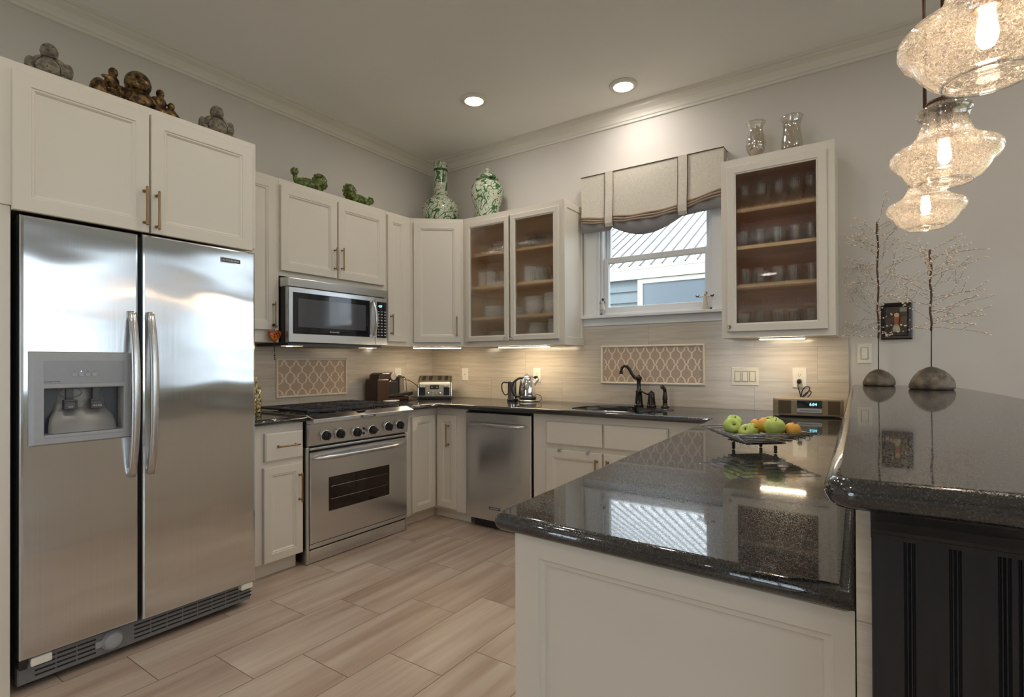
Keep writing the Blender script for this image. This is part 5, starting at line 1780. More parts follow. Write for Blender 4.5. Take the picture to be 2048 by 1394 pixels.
M_SHADE = plain('grey_gap', srgb(120, 114, 104), 0.6)
BT = BW(-0.0102); LT = LW(0.0102)
t = plate(BT, 0.422, 1.132, 0.072, 0.117, 'narrow white wall plate above the toaster', 'phone jack', 'phone_jack')
m = MB(); m.lathe([(0.007, 0), (0.007, 0.004), (0.004, 0.006)], BT(0.422, 1.132, 0.0056), 14, -Y); m.build('jack', M_SATIN, t)
t = plate(BT, 1.200, 1.132, 0.074, 0.118, 'white outlet with black plug behind the kettle', 'outlet', 'wall_outlet'); sock(BT, 1.200, 1.132, t)
t = plate(LT, -0.455, 1.136, 0.074, 0.118, 'white outlet with plug behind the coffee maker', 'outlet', 'wall_outlet'); sock(LT, -0.455, 1.136, t)
t = plate(BT, 2.822, 1.142, 0.168, 0.122, 'white three-gang switch plate right of the long mosaic panel', 'switch plate', 'switch_plate')
for k in range(3): rocker(BT, 2.822 + (k - 1) * 0.046, 1.142, t)
t = plate(BT, 3.142, 1.137, 0.080, 0.128, 'white outlet above the radio', 'outlet', 'wall_outlet'); sock(BT, 3.142, 1.137, t)
t = plate(BW(0.0), 3.484, 1.286, 0.072, 0.118, 'single white rocker switch left of the small picture', 'switch plate', 'switch_plate'); rocker(BW(0.0), 3.484, 1.286, t)

# ------------------------------------------------------------------ coffee maker, toaster, cords
cm = thing('coffee_maker', (0.135, -0.70, CT), 'dark brown capsule coffee maker beside the range', 'coffee maker')
z = CT + 0.001
m = MB(); m.box(0.060, 0.205, -0.862, -0.735, z, z + 0.185); m.box(0.068, 0.197, -0.7352, -0.50, z, z + 0.030)
m.build('body', M_BROWN, cm, bevel=0.008)
m = MB(); m.loops([[(x_, -0.862 + 0.02, z + 0.178), (x_, -0.70, z + 0.178), (x_, -0.68, z + 0.215), (x_, -0.72, z + 0.237), (x_, -0.80, z + 0.238), (x_, -0.832, z + 0.225)] for x_ in (0.072, 0.193)])
m.build('brew_head', M_BROWN, cm, bevel=0.01)
m = MB(); m.lathe([(0.030, -0.062), (0.034, -0.058), (0.034, 0.058), (0.030, 0.062)], (0.132, -0.675, z + 0.205), 20, X); m.lathe([(0.013, 0), (0.013, 0.05)], (0.132, -0.665, z + 0.135), 14)
m.build('lever_head', M_CHROME, cm)
m = MB(); m.box(0.080, 0.185, -0.600, -0.545, z + 0.0305, z + 0.195); m.build('water_tank', film_glass('smoked_tank', (0.30, 0.22, 0.16), 0.1, 0.1), cm, bevel=0.006)
m = MB(); m.box(0.078, 0.187, -0.602, -0.543, z + 0.1955, z + 0.202); m.build('tank_lid', M_BLACK, cm, bevel=0.002)
m = MB(); m.box(0.090, 0.175, -0.7345, -0.604, z + 0.0305, z + 0.16); m.build('back_plate', M_BLACK, cm, bevel=0.004)
m = MB(); m.loops([[(0.062, -0.735, z + 0.034), (0.203, -0.735, z + 0.034), (0.203, -0.735, z + 0.050), (0.062, -0.735, z + 0.050)], [(0.055, -0.47, z + 0.036), (0.210, -0.47, z + 0.036), (0.210, -0.465, z + 0.068), (0.055, -0.465, z + 0.068)]])
m.build('drip_tray', M_BLACK, cm, bevel=0.003)

sr = MB(); sr.smooth = True
sr.lathe([(0.001, 0.002), (0.030, 0.0005), (0.045, 0.006), (0.052, 0.014), (0.050, 0.015), (0.040, 0.009), (0.001, 0.006)], (0.30, -0.80, CT + 0.0005), 24, sy=1.5)
tag(sr.build('spoon_rest', M_WHITE), 'small white spoon rest on the counter in front of the coffee maker', 'spoon rest')

ts = thing('toaster', (0.305, -0.285, CT), 'four-slot metal toaster with black levers in the corner of the counter', 'toaster')
TN = Vector((0.62, -0.785, 0)).normalized(); TU = Vector((-TN.y, TN.x, 0))
TM = frameM(Vector((0.305, -0.285, CT)), TU)
hwid, dep = 0.150, 0.105
m = MB(); m.smooth = False
pf = [(-0.100, 0.022), (-0.105, 0.05), (-0.102, 0.15), (-0.088, 0.190), (-0.060, 0.205), (0.070, 0.158), (0.090, 0.146), (0.097, 0.125), (0.105, 0.07), (0.108, 0.022)]
m.loops([[TM(u_, z_, w_) for w_, z_ in pf] for u_ in (-hwid + 0.014, hwid - 0.014)])
tb = m.build('shell', plain('brushed_warm_steel', (0.42, 0.39, 0.33), 0.38, 1.0), ts, bevel=0.006)
for u0, u1 in ((-hwid, -hwid + 0.0135), (hwid - 0.0135, hwid)):
    m = MB(); m.loops([[TM(u_, z_ * 0.99 + 0.001, w_ * 0.98) for w_, z_ in pf] for u_ in (u0, u1)]); m.build('side_cap', plain('toaster_side', (0.62, 0.58, 0.50), 0.15, 1.0), ts, bevel=0.006)
m = MB(); m.obox(TM, -hwid + 0.006, hwid - 0.006, 0.001, 0.0215, -0.095, 0.103); m.build('base', M_BLACK, ts, bevel=0.004)
for u_ in (-0.098, -0.040, 0.040, 0.098):
    m = MB(); m.obox(lambda a_, s_, h_=0.0: TM(a_, 0.205 - 0.047 * s_ + h_, -0.060 + 0.130 * s_), u_ - 0.015, u_ + 0.015, 0.10, 0.88, -0.002, 0.0012); m.build('slot', M_BLACK, ts)
tilt = lambda u_, z_, w_=0.0: TM(u_, z_, 0.1075 - (z_ - 0.03) * 0.105 + w_)
for u_ in (-0.105, 0.105):
    m = MB(); m.obox(tilt, u_ - 0.026, u_ + 0.026, 0.035, 0.122, -0.004, 0.003); lv_ = m.build('lever_track', M_BLACK, ts, bevel=0.001)
    m = MB(); m.obox(tilt, u_ - 0.024, u_ + 0.024, 0.104, 0.120, 0.0035, 0.020); m.build('lever', M_SATIN, lv_, bevel=0.003)
m = MB(); m.obox(tilt, -0.040, 0.040, 0.088, 0.128, -0.004, 0.004); m.build('control_panel', M_BLACK, ts, bevel=0.004)
for u_ in (-0.022, 0.022):
    m = MB(); m.lathe([(0.007, 0), (0.006, 0.006)], tilt(u_, 0.106, 0.0042), 12, TN); m.build('control_knob', M_SATIN, ts)
for u_ in (-0.052, 0.052):
    m = MB(); m.lathe([(0.011, 0), (0.010, 0.010), (0.001, 0.011)], tilt(u_, 0.052, 0.001), 14, TN); m.build('dial', M_SATIN, ts)
for u_, z_ in ((-0.016, 0.066), (-0.016, 0.052), (-0.016, 0.038), (0.018, 0.054)):
    m = MB(); m.obox(tilt, u_ - 0.008, u_ + 0.008, z_ - 0.004, z_ + 0.004, 0.0003, 0.005); m.build('button', M_SATIN, ts, bevel=0.001)


def spline(pts, k=8):
    P = [Vector(p) for p in pts]; P = [P[0] * 2 - P[1]] + P + [P[-1] * 2 - P[-2]]; out = []
    for i in range(1, len(P) - 2):
        for j in range(k):
            t = j / k; a, b, c, d = P[i - 1], P[i], P[i + 1], P[i + 2]
            out.append(0.5 * ((2 * b) + (c - a) * t + (2 * a - 5 * b + 4 * c - d) * t * t + (3 * b - a - 3 * c + d) * t ** 3))
    out.append(P[-2])
    return out


zc = CT + 0.0045
def cord(name, pts, label, plug=None, r=0.0032):
    t = thing(name, pts[0], label, 'cord')
    MB().tube(spline(pts), r, 8).build('cable', M_BLACK, t)
    if plug:
        m = MB(); m.cyl(plug[0], plug[1], 0.014, 0.011, 12); m.build('plug', M_BLACK, t)
    return t


cord('power_cord', [(0.052, -0.448, 1.117), (0.085, -0.435, 1.10), (0.09, -0.43, 1.02), (0.10, -0.425, 0.955), (0.16, -0.40, zc + 0.012), (0.22, -0.385, zc), (0.28, -0.50, zc), (0.22, -0.56, zc), (0.12, -0.45, zc)],
     'black power cord from the wall plug down behind the coffee maker', ((0.0185, -0.455, 1.118), (0.05, -0.452, 1.118)))
cord('power_cord', [(0.10, -0.545, 1.095), (0.15, -0.47, 1.09), (0.20, -0.40, 1.03), (0.23, -0.40, 0.95), (0.20, -0.39, zc), (0.22, -0.34, zc), (0.225, -0.315, zc)],
     'black power cord looping down to the toaster')

# ------------------------------------------------------------------ kettle and frother jug
kt = thing('kettle', (1.195, -0.150, CT), 'polished steel kettle with black loop handle on its base', 'kettle')
kx, ky_ = 1.195, -0.150
MB().lathe([(0.074, 0.001), (0.076, 0.006), (0.074, 0.014), (0.066, 0.018)], (kx, ky_, CT), 30).build('power_base', M_SATIN, kt)
MB().lathe([(0.066, 0.0185), (0.070, 0.022), (0.070, 0.038), (0.067, 0.040)], (kx, ky_, CT), 30).build('body_ring', M_BLACK, kt)
MB().lathe([(0.067, 0.0405), (0.068, 0.048), (0.064, 0.100), (0.056, 0.150), (0.045, 0.185), (0.040, 0.195), (0.034, 0.198)], (kx, ky_, CT), 32).build('body', M_CHROME, kt)
m = MB(); m.lathe([(0.038, 0.1985), (0.036, 0.204), (0.024, 0.213), (0.001, 0.216)], (kx, ky_, CT), 26)
m.tube([Vector((kx - 0.017, ky_, CT + 0.212)), Vector((kx - 0.012, ky_, CT + 0.228)), Vector((kx + 0.004, ky_, CT + 0.232)), Vector((kx + 0.016, ky_, CT + 0.222)), Vector((kx + 0.018, ky_, CT + 0.212))], 0.0032, 8)
m.build('lid', M_SATIN, kt)
dx = Vector((0.83, 0.55, 0))
o_ = Vector((kx, ky_, CT))
m = MB(); m.tube(spline([o_ - dx * 0.036 + Z * 0.192, o_ - dx * 0.075 + Z * 0.188, o_ - dx * 0.118 + Z * 0.150, o_ - dx * 0.128 + Z * 0.100, o_ - dx * 0.108 + Z * 0.052, o_ - dx * 0.067 + Z * 0.040], 6), 0.0095, 10); m.build('handle', M_BLACK, kt)
m = MB(); m.tube([o_ - dx * 0.050 + Z * 0.178, o_ - dx * 0.060 + Z * 0.12, o_ - dx * 0.0665 + Z * 0.055], 0.009, 10); m.build('handle_strip', M_BLACK, kt)
m = MB(); m.lathe([(0.020, -0.03), (0.016, 0.0), (0.013, 0.045), (0.0125, 0.058)], o_ + dx * 0.050 + Z * 0.140, 16, dx * 0.62 + Z * 0.78); m.build('spout', M_SATIN, kt)
cord('power_cord', [(1.200, -0.052, 1.112), (1.178, -0.075, 1.122), (1.160, -0.085, 1.105), (1.175, -0.060, 1.00), (1.285, -0.090, 0.965), (1.292, -0.120, zc), (1.262, -0.135, zc)],
     'black power cord from the outlet down behind the kettle', ((1.200, -0.0185, 1.115), (1.200, -0.05, 1.115)), 0.0028)
jg = thing('milk_frother', (1.062, -0.175, CT), 'small steel milk frother jug with loop handle left of the kettle', 'milk frother')
jx, jy = 1.062, -0.175
MB().lathe([(0.044, 0.001), (0.046, 0.004), (0.046, 0.017), (0.043, 0.0185)], (jx, jy, CT), 28).build('base', M_BLACK, jg)
MB().lathe([(0.040, 0.019), (0.041, 0.024), (0.041, 0.160), (0.042, 0.163), (0.038, 0.163), (0.030, 0.157), (0.001, 0.157)], (jx, jy, CT), 30).build('jug', M_CHROME, jg)
o_ = Vector((jx, jy, CT))
m = MB(); m.tube(spline([o_ - dx * 0.040 + Z * 0.152, o_ - dx * 0.075 + Z * 0.154, o_ - dx * 0.090 + Z * 0.130, o_ - dx * 0.084 + Z * 0.085, o_ - dx * 0.062 + Z * 0.052, o_ - dx * 0.040 + Z * 0.060], 6), 0.0055, 8); m.build('handle', M_BLACK, jg)

# ------------------------------------------------------------------ radio
ra = thing('table_radio', (3.225, -0.245, CT), 'taupe table radio with lit clock display beside the bar', 'radio')
RA = frameM(Vector((3.225, -0.335, CT)), Vector((0.985, 0.17, 0)))
M_TAUPE = plain('taupe_plastic', srgb(152, 136, 112), 0.4)
m = MB()
for (zz0, zz1, dd) in ((0.008, 0.104, 0.0),):
    c_ = []
    pl = [(-0.182, -0.16), (-0.185, -0.03), (-0.16, -0.010), (-0.06, 0.006), (0.0, 0.009), (0.06, 0.006), (0.16, -0.010), (0.172, -0.03), (0.165, -0.16)]
    m.loops([[RA(u_, zz0, w_) for u_, w_ in pl], [RA(u_, zz1 - 0.012, w_) for u_, w_ in pl], [RA(u_ * 0.985, zz1, w_ * 0.97 - 0.004) for u_, w_ in pl]])
m.build('body', M_TAUPE, ra, bevel=0.003)
m = MB(); m.obox(RA, -0.150, 0.130, 0.001, 0.0075, -0.15, -0.02); m.build('foot', M_BLACK, ra)
m = MB(); m.obox(RA, -0.062, 0.062, 0.055, 0.096, 0.0, 0.0105); fp = m.build('display', M_GLOSSBLK, ra, bevel=0.001)
text('digits', '6:04', 0.022, RA, 0.018, 0.074, 0.0108, fp, M_CYAN)
m = MB(); m.obox(RA, -0.062, 0.062, 0.026, 0.050, 0.0, 0.0115); m.build('disc_slot', M_SATIN, ra, bevel=0.001)
m = MB(); m.obox(RA, -0.050, 0.050, 0.037, 0.0395, 0.0116, 0.0119); m.build('slot_line', M_BLACK, ra)
M_GRILL = plain('speaker_cloth', srgb(96, 80, 58), 0.85)
for u0, u1, w_ in ((-0.158, -0.092, -0.004), (0.092, 0.152, -0.004)):
    m = MB(); s_ = 1 if u0 < 0 else -1
    L = []
    for q in range(2):
        u_ = (u0, u1)[q]; ww = 0.0075 - abs(u_) * 0.105 + 0.0035
        L.append([RA(u_, 0.018, ww - 0.006), RA(u_, 0.094, ww - 0.006), RA(u_, 0.094, ww), RA(u_, 0.018, ww)])
    m.loops(L); m.build('speaker_grille', M_GRILL, ra)
rc = cord('coiled_cord', [(3.142, -0.052, 1.105), (3.140, -0.075, 1.09), (3.150, -0.08, 1.05), (3.158, -0.085, 1.02), (3.165, -0.09, 1.06), (3.185, -0.09, 1.085), (3.205, -0.09, 1.08), (3.195, -0.085, 1.05), (3.165, -0.085, 1.015), (3.175, -0.095, 1.035), (3.205, -0.095, 1.06), (3.212, -0.09, 1.045), (3.185, -0.085, 1.012), (3.15, -0.08, 0.99), (3.15, -0.075, 0.96), (3.17, -0.07, zc)],
           'brown coiled cord hanging from the outlet behind the radio', ((3.142, -0.0185, 1.118), (3.142, -0.05, 1.110)), 0.003)

# ------------------------------------------------------------------ wire basket of fruit
M_WIRE = plain('dark_wire', (0.34, 0.34, 0.35), 0.2, 1.0)
bk = thing('fruit_basket', (3.178, -1.690, CT), 'square dark wire basket of crossed rods holding apples and oranges', 'basket')
bc = Vector((3.178, -1.690, 0)); e1 = Vector((0.662, -0.749, 0)); e2 = Vector((0.749, 0.662, 0))
for k in range(6):
    hs2 = 0.139 - 0.0155 * k; zz_ = 0.994 - 0.0078 * k
    m = MB(); ext = 0.012
    for sgn in (-1, 1):
        m.tube([bc + e1 * (sgn * hs2) - e2 * (hs2 + ext) + Z * zz_, bc + e1 * (sgn * hs2) + e2 * (hs2 + ext) + Z * zz_], 0.0021, 8)
        m.tube([bc + e2 * (sgn * hs2) - e1 * (hs2 + ext) + Z * (zz_ - 0.0031), bc + e2 * (sgn * hs2) + e1 * (hs2 + ext) + Z * (zz_ - 0.0034)], 0.0021, 8)
    m.build('rod_tier', M_WIRE, bk)
m = MB()
for q in range(-3, 4):
    m.tube([bc + e1 * (q * 0.02) - e2 * 0.075 + Z * 0.9495, bc + e1 * (q * 0.02) + e2 * 0.075 + Z * 0.9495], 0.0022, 6)
m.build('base_rods', M_BRONZE, bk)
for px_, py_ in ((3.110, -1.735), (3.252, -1.757), (3.184, -1.630)):
    m = MB()
    for h in (0.0065, 0.0155, 0.0235): m.ell((px_, py_, CT + h), 0.0062, 0.0062, 0.006, 12, 8)
    m.build('foot', M_BRONZE, bk)


def apple(x, y, z, r, label, tilt, mat=M_APPLE, cat='apple', name='apple'):
    t = thing(name, (x, y, z), label, cat)
    R = Matrix.Rotation(tilt[0], 3, 'X') @ Matrix.Rotation(tilt[1], 3, 'Y')
    m = MB()
    pr = [(0.06, -0.80), (0.25, -0.90), (0.55, -0.82), (0.80, -0.55), (0.97, -0.10), (1.0, 0.18), (0.93, 0.52), (0.72, 0.80), (0.45, 0.90), (0.22, 0.83), (0.08, 0.66), (0.01, 0.60)] if name == 'apple' else \
         [(0.02, -0.97), (0.35, -0.92), (0.72, -0.68), (0.95, -0.28), (1.0, 0.05), (0.92, 0.38), (0.68, 0.72), (0.34, 0.92), (0.05, 0.96), (0.01, 0.94)]
    m.lathe([(a * r, b * r) for a, b in pr], (0, 0, 0), 26)
    c = Vector((x, y, z + r * 0.9))
    m.v = [c + R @ v for v in m.v]
    m.build('body', mat, t)
    m = MB()
    if name == 'apple': m.tube([c + R @ Vector((0, 0, r * 0.60)), c + R @ Vector((0.004, 0, r * 1.05))], 0.0014, 6)
    else: m.lathe([(0.0045, 0), (0.003, 0.002)], c + R @ Vector((0, 0, r * 0.95)), 8)
    m.build('stem', M_STEM, t)
    return t


fb = 0.957
at_ = lambda a, b: bc + e1 * a + e2 * b
def fruit(a, b, z, r, label, tilt, kind='apple'):
    p = at_(a, b)
    apple(p.x, p.y, z, r, label, tilt, M_APPLE if kind == 'apple' else M_ORANGE, kind, kind)


fruit(-0.098, -0.030, fb + 0.022, 0.030, 'green apple at the far left corner of the basket', (0.4, 0.2))
fruit(-0.040, -0.072, fb + 0.016, 0.031, 'green apple at the left side of the basket, stem end to the lower right', (1.1, 0.5))
fruit(0.030, -0.052, fb + 0.004, 0.029, 'green apple lying low at the front middle of the basket, stem towards the viewer', (0.9, -0.2))
fruit(0.066, 0.030, fb + 0.018, 0.0345, 'largest green apple, frontmost in the right half of the basket', (0.2, 0.1))
fruit(-0.030, 0.082, fb + 0.026, 0.029, 'green apple behind the oranges at the back of the basket', (0.1, 0.1))
fruit(-0.024, -0.004, fb + 0.002, 0.028, 'yellow-green apple half hidden between the left apples and oranges', (0.3, 0.8))
fruit(-0.062, 0.044, fb + 0.020, 0.026, 'small orange at the back left of the orange group', (0.3, 0.2), 'orange')
fruit(0.006, 0.034, fb + 0.026, 0.029, 'larger orange in the middle of the basket', (0.2, 0.3), 'orange')
fruit(0.078, 0.090, fb + 0.016, 0.028, 'orange peeking out right of the largest green apple', (0.2, 0.3), 'orange')

# ------------------------------------------------------------------ beaded twig trees on stones
M_TWIGS = plain('grey_brown_wire', (0.17, 0.13, 0.10), 0.6)
def twigtree(x, y, rs, zt, spread, ymin, ymax, label, nt, seed, bias):
    rnd = random.Random(seed)
    z0 = BZ1 + 0.0005
    t = thing('twig_tree', (x, y, z0), label, 'ornament')
    m = MB(); m.smooth = True
    L = []
    for th_, rr in ((0.0, 0.92), (0.06, 0.98), (0.18, 1.0), (0.40, 0.93), (0.62, 0.78), (0.82, 0.55), (0.95, 0.26), (1.0, 0.02)):
        L.append([Vector((x + rs * rr * cos(2 * pi * j / 28) * (1 + 0.05 * sin(3 * 2 * pi * j / 28 + th_ * 3)), y + rs * 0.75 * rr * sin(2 * pi * j / 28), z0 + rs * 1.22 * th_)) for j in range(28)])
    m.loops(L); m.build('stone_base', M_ROCK, t)
    zb = z0 + rs * 1.19
    zs = zb + 0.18
    MB().tube([(x, y, zb), (x + 0.002, y, zs + 0.02)], 0.0022, 8).build('rod', M_BRONZE, t)
    so = MB(); so.tube([(x + 0.003 * sin(k * 1.3), y, zs + (zt - zs) * k / 14) for k in range(15)], 0.0048, 8); so.build('stem', M_TWIG, t)
    for k in range(nt):
        f = (k + rnd.random() * 0.6) / nt
        zz_ = zs + 0.005 + (zt - zs - 0.01) * f
        az = rnd.uniform(0, 2 * pi)
        ln = spread * (0.55 + 0.45 * rnd.random()) * (1.0 - 0.35 * f)
        up = rnd.uniform(-0.15, 0.55) + 0.5 * f
        pts = [Vector((x, y, zz_))]
        d_ = Vector((cos(az) + bias, sin(az) * 0.8, up)).normalized()
        for s_ in range(6):
            d_ = (d_ + Vector((rnd.uniform(-.28, .28), rnd.uniform(-.2, .2), rnd.uniform(-.22, .26)))).normalized()
            q = pts[-1] + d_ * ln / 6
            if q.y > ymax: q.y = ymax - 0.002 * rnd.random(); d_.y = -abs(d_.y) * 0.3
            q.y = max(q.y, ymin)
            if q.x < 3.385 and q.z > 1.37 and q.y > -0.36: q.x = 3.385 + 0.01 * rnd.random(); d_.x = abs(d_.x) * 0.3
            pts.append(q)
        tw = MB(); tw.tube(pts, [0.0011, 0.001, 0.0009, 0.0008, 0.0008, 0.0007, 0.0006], 5)
        side = [pts[3], pts[3] + (d_ + Vector((rnd.uniform(-.6, .6), rnd.uniform(-.4, .2), rnd.uniform(0, .6)))).normalized() * ln * 0.3]
        if side[1].y > ymax: side[1].y = ymax
        side[1].x = max(side[1].x, 3.38)
        tw.tube(side, 0.0008, 5)
        two = tw.build('twig', M_TWIGS, t)
        bd_ = MB()
        for s_ in range(1, 7):
            for e in range(2):
                a = rnd.random()
                q = pts[s_ - 1].lerp(pts[s_], a) + Vector((rnd.uniform(-.004, .004), rnd.uniform(-.004, .002), rnd.uniform(-.004, .004)))
                bd_.ell(q, rnd.uniform(0.0028, 0.0045), n=8, m=6)
        bd_.ell(pts[-1], 0.004, n=8, m=6); bd_.ell(side[1], 0.0035, n=8, m=6); bd_.ell(side[0].lerp(side[1], .5), 0.003, n=8, m=6)
        bd_.build('beads', M_BEAD, two)['kind'] = 'stuff'
    return t


twigtree(3.552, -0.115, 0.078, 2.035, 0.36, -0.36, -0.012, 'beaded twig tree on a river stone, left of the two by the wall', 44, 3, 0.0)
twigtree(3.765, -0.470, 0.092, 1.790, 0.34, -0.72, -0.15, 'beaded twig tree on a larger river stone, right and nearer of the two', 38, 11, 0.18)

# ------------------------------------------------------------------ small picture on the wall
pc = thing('picture_frame', (3.639, -0.002, 1.365), 'small dark framed picture of a standing figure behind the twig trees', 'picture')
WB = BW(-0.0006)
m = MB(); I = lambda d, w: (3.565 + d, 3.713 - d, 1.366 + d, 1.577 - d, w)
m.rings(WB, [I(0, 0.0), I(0, 0.016), I(0.006, 0.020), I(0.018, 0.018), I(0.022, 0.012), I(0.022, 0)], closed=True)
m.build('frame', plain('dark_frame_wood', (0.012, 0.006, 0.005), 0.3), pc)
m = MB(); m.obox(WB, 3.588, 3.690, 1.389, 1.554, 0.001, 0.008)
art = m.build('print', mottled('dark_print', (0.012, 0.005, 0.006, 1), (0.05, 0.035, 0.025, 1), 18, 0.25), pc)
for nm, poly, c_ in (('print_skirt', [(3.622, 1.410), (3.656, 1.410), (3.656, 1.430), (3.648, 1.452), (3.630, 1.452), (3.621, 1.432)], srgb(180, 168, 130)),
                     ('print_jacket', [(3.630, 1.453), (3.648, 1.453), (3.652, 1.492), (3.628, 1.492)], srgb(170, 80, 60)),
                     ('print_head', [(3.631, 1.494), (3.650, 1.494), (3.653, 1.512), (3.640, 1.520), (3.628, 1.512)], srgb(210, 176, 130)),
                     ('print_sky', [(3.655, 1.525), (3.688, 1.525), (3.688, 1.550), (3.655, 1.548)], srgb(150, 140, 120)),
                     ('print_hill', [(3.655, 1.440), (3.688, 1.440), (3.688, 1.500), (3.660, 1.495)], srgb(90, 74, 40))):
    m = MB(); m.add([WB(u_, z_, 0.0084) for u_, z_ in poly], [tuple(range(len(poly)))]); m.build(nm, plain(nm, c_, 0.4), art, recalc=False)

# ------------------------------------------------------------------ figures on the window sill
zs_ = WZ0 + 0.0005
def angel(x, y, s, label, col, birds):
    t = thing('sill_figurine', (x, y, zs_), label, 'figurine')
    m = MB()
    m.lathe([(0.024, 0), (0.025, 0.003), (0.021, 0.03), (0.016, 0.065), (0.013, 0.085), (0.010, 0.092), (0.006, 0.096)], (x, y, zs_), 18, sx=s, sy=s * 0.8)
    m.build('body', col, t)
    m = MB(); m.ell((x + 0.002, y, zs_ + 0.108), 0.012, 0.012, 0.014, 14, 10); m.build('head', col, t)
    m = MB(); m.ell((x + 0.003, y + 0.004, zs_ + 0.113), 0.013, 0.012, 0.012, 12, 8); m.build('hair', plain('dark_hair', (0.05, 0.035, 0.03), 0.6), t)
    for sg in (-1, 1):
        ln = 0.042 if birds else 0.018
        m = MB(); m.tube([(x + sg * 0.008, y, zs_ + 0.088), (x + sg * ln * 0.6, y - 0.004, zs_ + 0.082 + (0.008 if birds else -0.01)), (x + sg * ln, y - 0.008, zs_ + (0.086 if birds else 0.06))], [0.005, 0.004, 0.003], 8)
        a_ = m.build('arm', col, t)
        if birds:
            m = MB(); m.ell((x + sg * 0.050, y - 0.009, zs_ + 0.091), 0.010, 0.005, 0.005, 10, 6); m.ell((x + sg * 0.058, y - 0.009, zs_ + 0.098), 0.004, n=8, m=6)
            m.tube([(x + sg * 0.043, y - 0.009, zs_ + 0.092), (x + sg * 0.036, y - 0.009, zs_ + 0.100)], [0.004, 0.002], 6)
            m.build('bird', M_BRONZE, a_)
    return t


M_SILLFIG = plain('ivory_resin', srgb(208, 196, 180), 0.5)
angel(2.570, -0.022, 1.0, 'ivory figurine with outstretched arms holding birds, right end of the window sill', M_SILLFIG, True)
sf = thing('sill_figurine', (1.803, -0.022, zs_), 'thin wire-legged figurine at the left end of the window sill', 'figurine')
m = MB(); m.lathe([(0.016, 0), (0.016, 0.004), (0.003, 0.006)], (1.803, -0.022, zs_), 16); m.tube([(1.803, -0.022, zs_ + 0.005), (1.803, -0.022, zs_ + 0.045)], 0.002, 6); m.build('stand', M_SATIN, sf)
m = MB(); m.lathe([(0.020, 0.040), (0.021, 0.044), (0.016, 0.065), (0.010, 0.085), (0.012, 0.100), (0.005, 0.108)], (1.803, -0.022, zs_), 16); m.build('dress', M_SILLFIG, sf)
m = MB(); m.ell((1.806, -0.022, zs_ + 0.122), 0.010, 0.010, 0.012, 12, 8); m.build('head', plain('bronze_head', (0.08, 0.06, 0.05), 0.4, 0.6), sf)
for sg in (-1, 1):
    m = MB(); m.tube([(1.803 + sg * 0.008, -0.022, zs_ + 0.100), (1.803 + sg * 0.024, -0.026, zs_ + 0.092), (1.803 + sg * 0.016, -0.03, zs_ + 0.110)], 0.0022, 6); m.build('arm', M_BRONZE, sf)

# ------------------------------------------------------------------ decorative jars beside the refrigerator
db = thing('preserve_bottle', (0.200, -1.888, CT), 'tall glass bottle of layered preserves beside the refrigerator', 'bottle')
m = MB(); m.lathe([(0.036, 0.001), (0.038, 0.005), (0.038, 0.150), (0.030, 0.165), (0.013, 0.175), (0.012, 0.205), (0.014, 0.210)], (0.200, -1.888, CT), 24)
m.build('glass', mottled('preserve_layers', srgb(70, 66, 20), srgb(222, 206, 150), 60, 0.1, 0, 0.1, 0.002, 0.42, 0.58), db)
MB().lathe([(0.0105, 0.2105), (0.0125, 0.214), (0.0125, 0.232), (0.001, 0.234)], (0.200, -1.888, CT), 14).build('cork', M_WOOD, db)
db = thing('preserve_bottle', (0.265, -1.955, CT), 'shorter glass bottle of layered preserves, nearer the refrigerator', 'bottle')
m = MB(); m.lathe([(0.034, 0.001), (0.036, 0.005), (0.036, 0.095), (0.026, 0.110), (0.013, 0.118), (0.012, 0.140), (0.014, 0.144)], (0.265, -1.955, CT), 24)
m.build('glass', mottled('preserve_layers_dark', srgb(96, 50, 18), srgb(200, 170, 90), 60, 0.1, 0, 0.1, 0.002, 0.42, 0.58), db)
MB().lathe([(0.0105, 0.1445), (0.0125, 0.148), (0.0125, 0.164), (0.001, 0.166)], (0.265, -1.955, CT), 14).build('cork', M_WOOD, db)

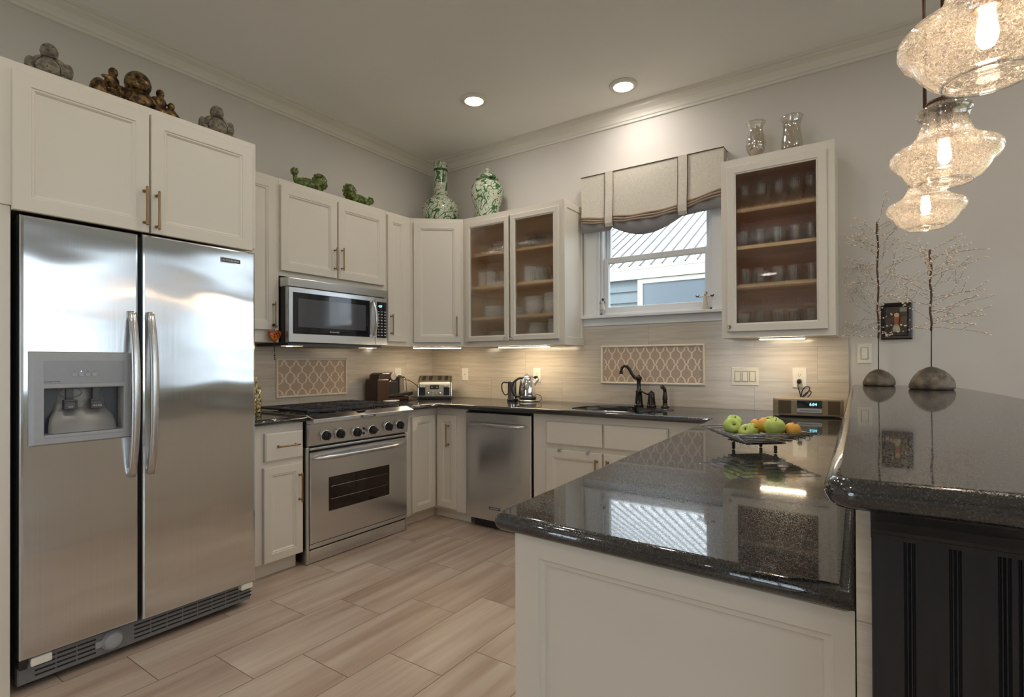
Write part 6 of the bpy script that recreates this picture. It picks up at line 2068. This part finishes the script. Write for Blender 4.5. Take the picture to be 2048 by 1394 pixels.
# ------------------------------------------------------------------ pendants over the bar
def pendant(x, y, zb, label):
    t = thing('pendant_light', (x, y, zb), label, 'pendant light', 'pendant lights over the bar')
    pr = [(0.060, 0.0), (0.065, 0.002), (0.084, 0.016), (0.098, 0.034), (0.1025, 0.045), (0.107, 0.051), (0.119, 0.060), (0.1255, 0.073), (0.1245, 0.087), (0.115, 0.098), (0.098, 0.106), (0.080, 0.116), (0.066, 0.130), (0.058, 0.148), (0.0545, 0.166), (0.055, 0.180), (0.060, 0.190), (0.064, 0.198), (0.060, 0.206), (0.048, 0.213), (0.040, 0.218)]
    m = MB(); m.lathe(pr, (x, y, zb), 56, cap0=False, cap1=False)
    g = m.build('glass_shade', M_SEED, t, recalc=False)
    g.modifiers.new('solid', 'SOLIDIFY').thickness = 0.003
    m = MB(); m.tube([(x + 0.0615 * cos(2 * pi * k / 40), y + 0.0615 * sin(2 * pi * k / 40), zb) for k in range(40)], 0.0028, 8, True); m.build('rim', M_GLASSWARE, t)
    m = MB(); m.lathe([(0.041, 0.2185), (0.043, 0.222), (0.040, 0.228), (0.020, 0.236), (0.008, 0.242)], (x, y, zb), 28); m.build('cap', M_BRONZEB, t)
    m = MB(); m.lathe([(0.018, 0.120), (0.019, 0.210), (0.016, 0.212)], (x, y, zb), 18); m.build('socket', M_BRONZEB, t)
    m = MB(); m.lathe([(0.001, 0.052), (0.009, 0.056), (0.0145, 0.068), (0.0155, 0.078), (0.013, 0.096), (0.011, 0.110), (0.011, 0.1195)], (x, y, zb), 20); m.build('bulb', M_BULB, t)
    MB().cyl((x, y, zb + 0.230), (x, y, CEIL - 0.024), 0.0062, n=12).build('stem', M_BRONZEB, t)
    m = MB(); m.lathe([(0.012, -0.030), (0.055, -0.022), (0.062, -0.012), (0.062, -0.0005)], (x, y, CEIL), 28); m.build('canopy', M_BRONZEB, t)
    return t


M_BRONZEB = plain('brown_bronze', (0.085, 0.040, 0.022), 0.4, 0.6)
pendant(3.702, -1.215, 1.752, 'lit seeded glass pendant farthest along the bar, smallest in the photo')
pendant(3.702, -1.900, 1.735, 'lit seeded glass pendant in the middle of the three over the bar')
pendant(3.702, -2.590, 1.722, 'lit seeded glass pendant nearest the camera, cut by the frame at top right')
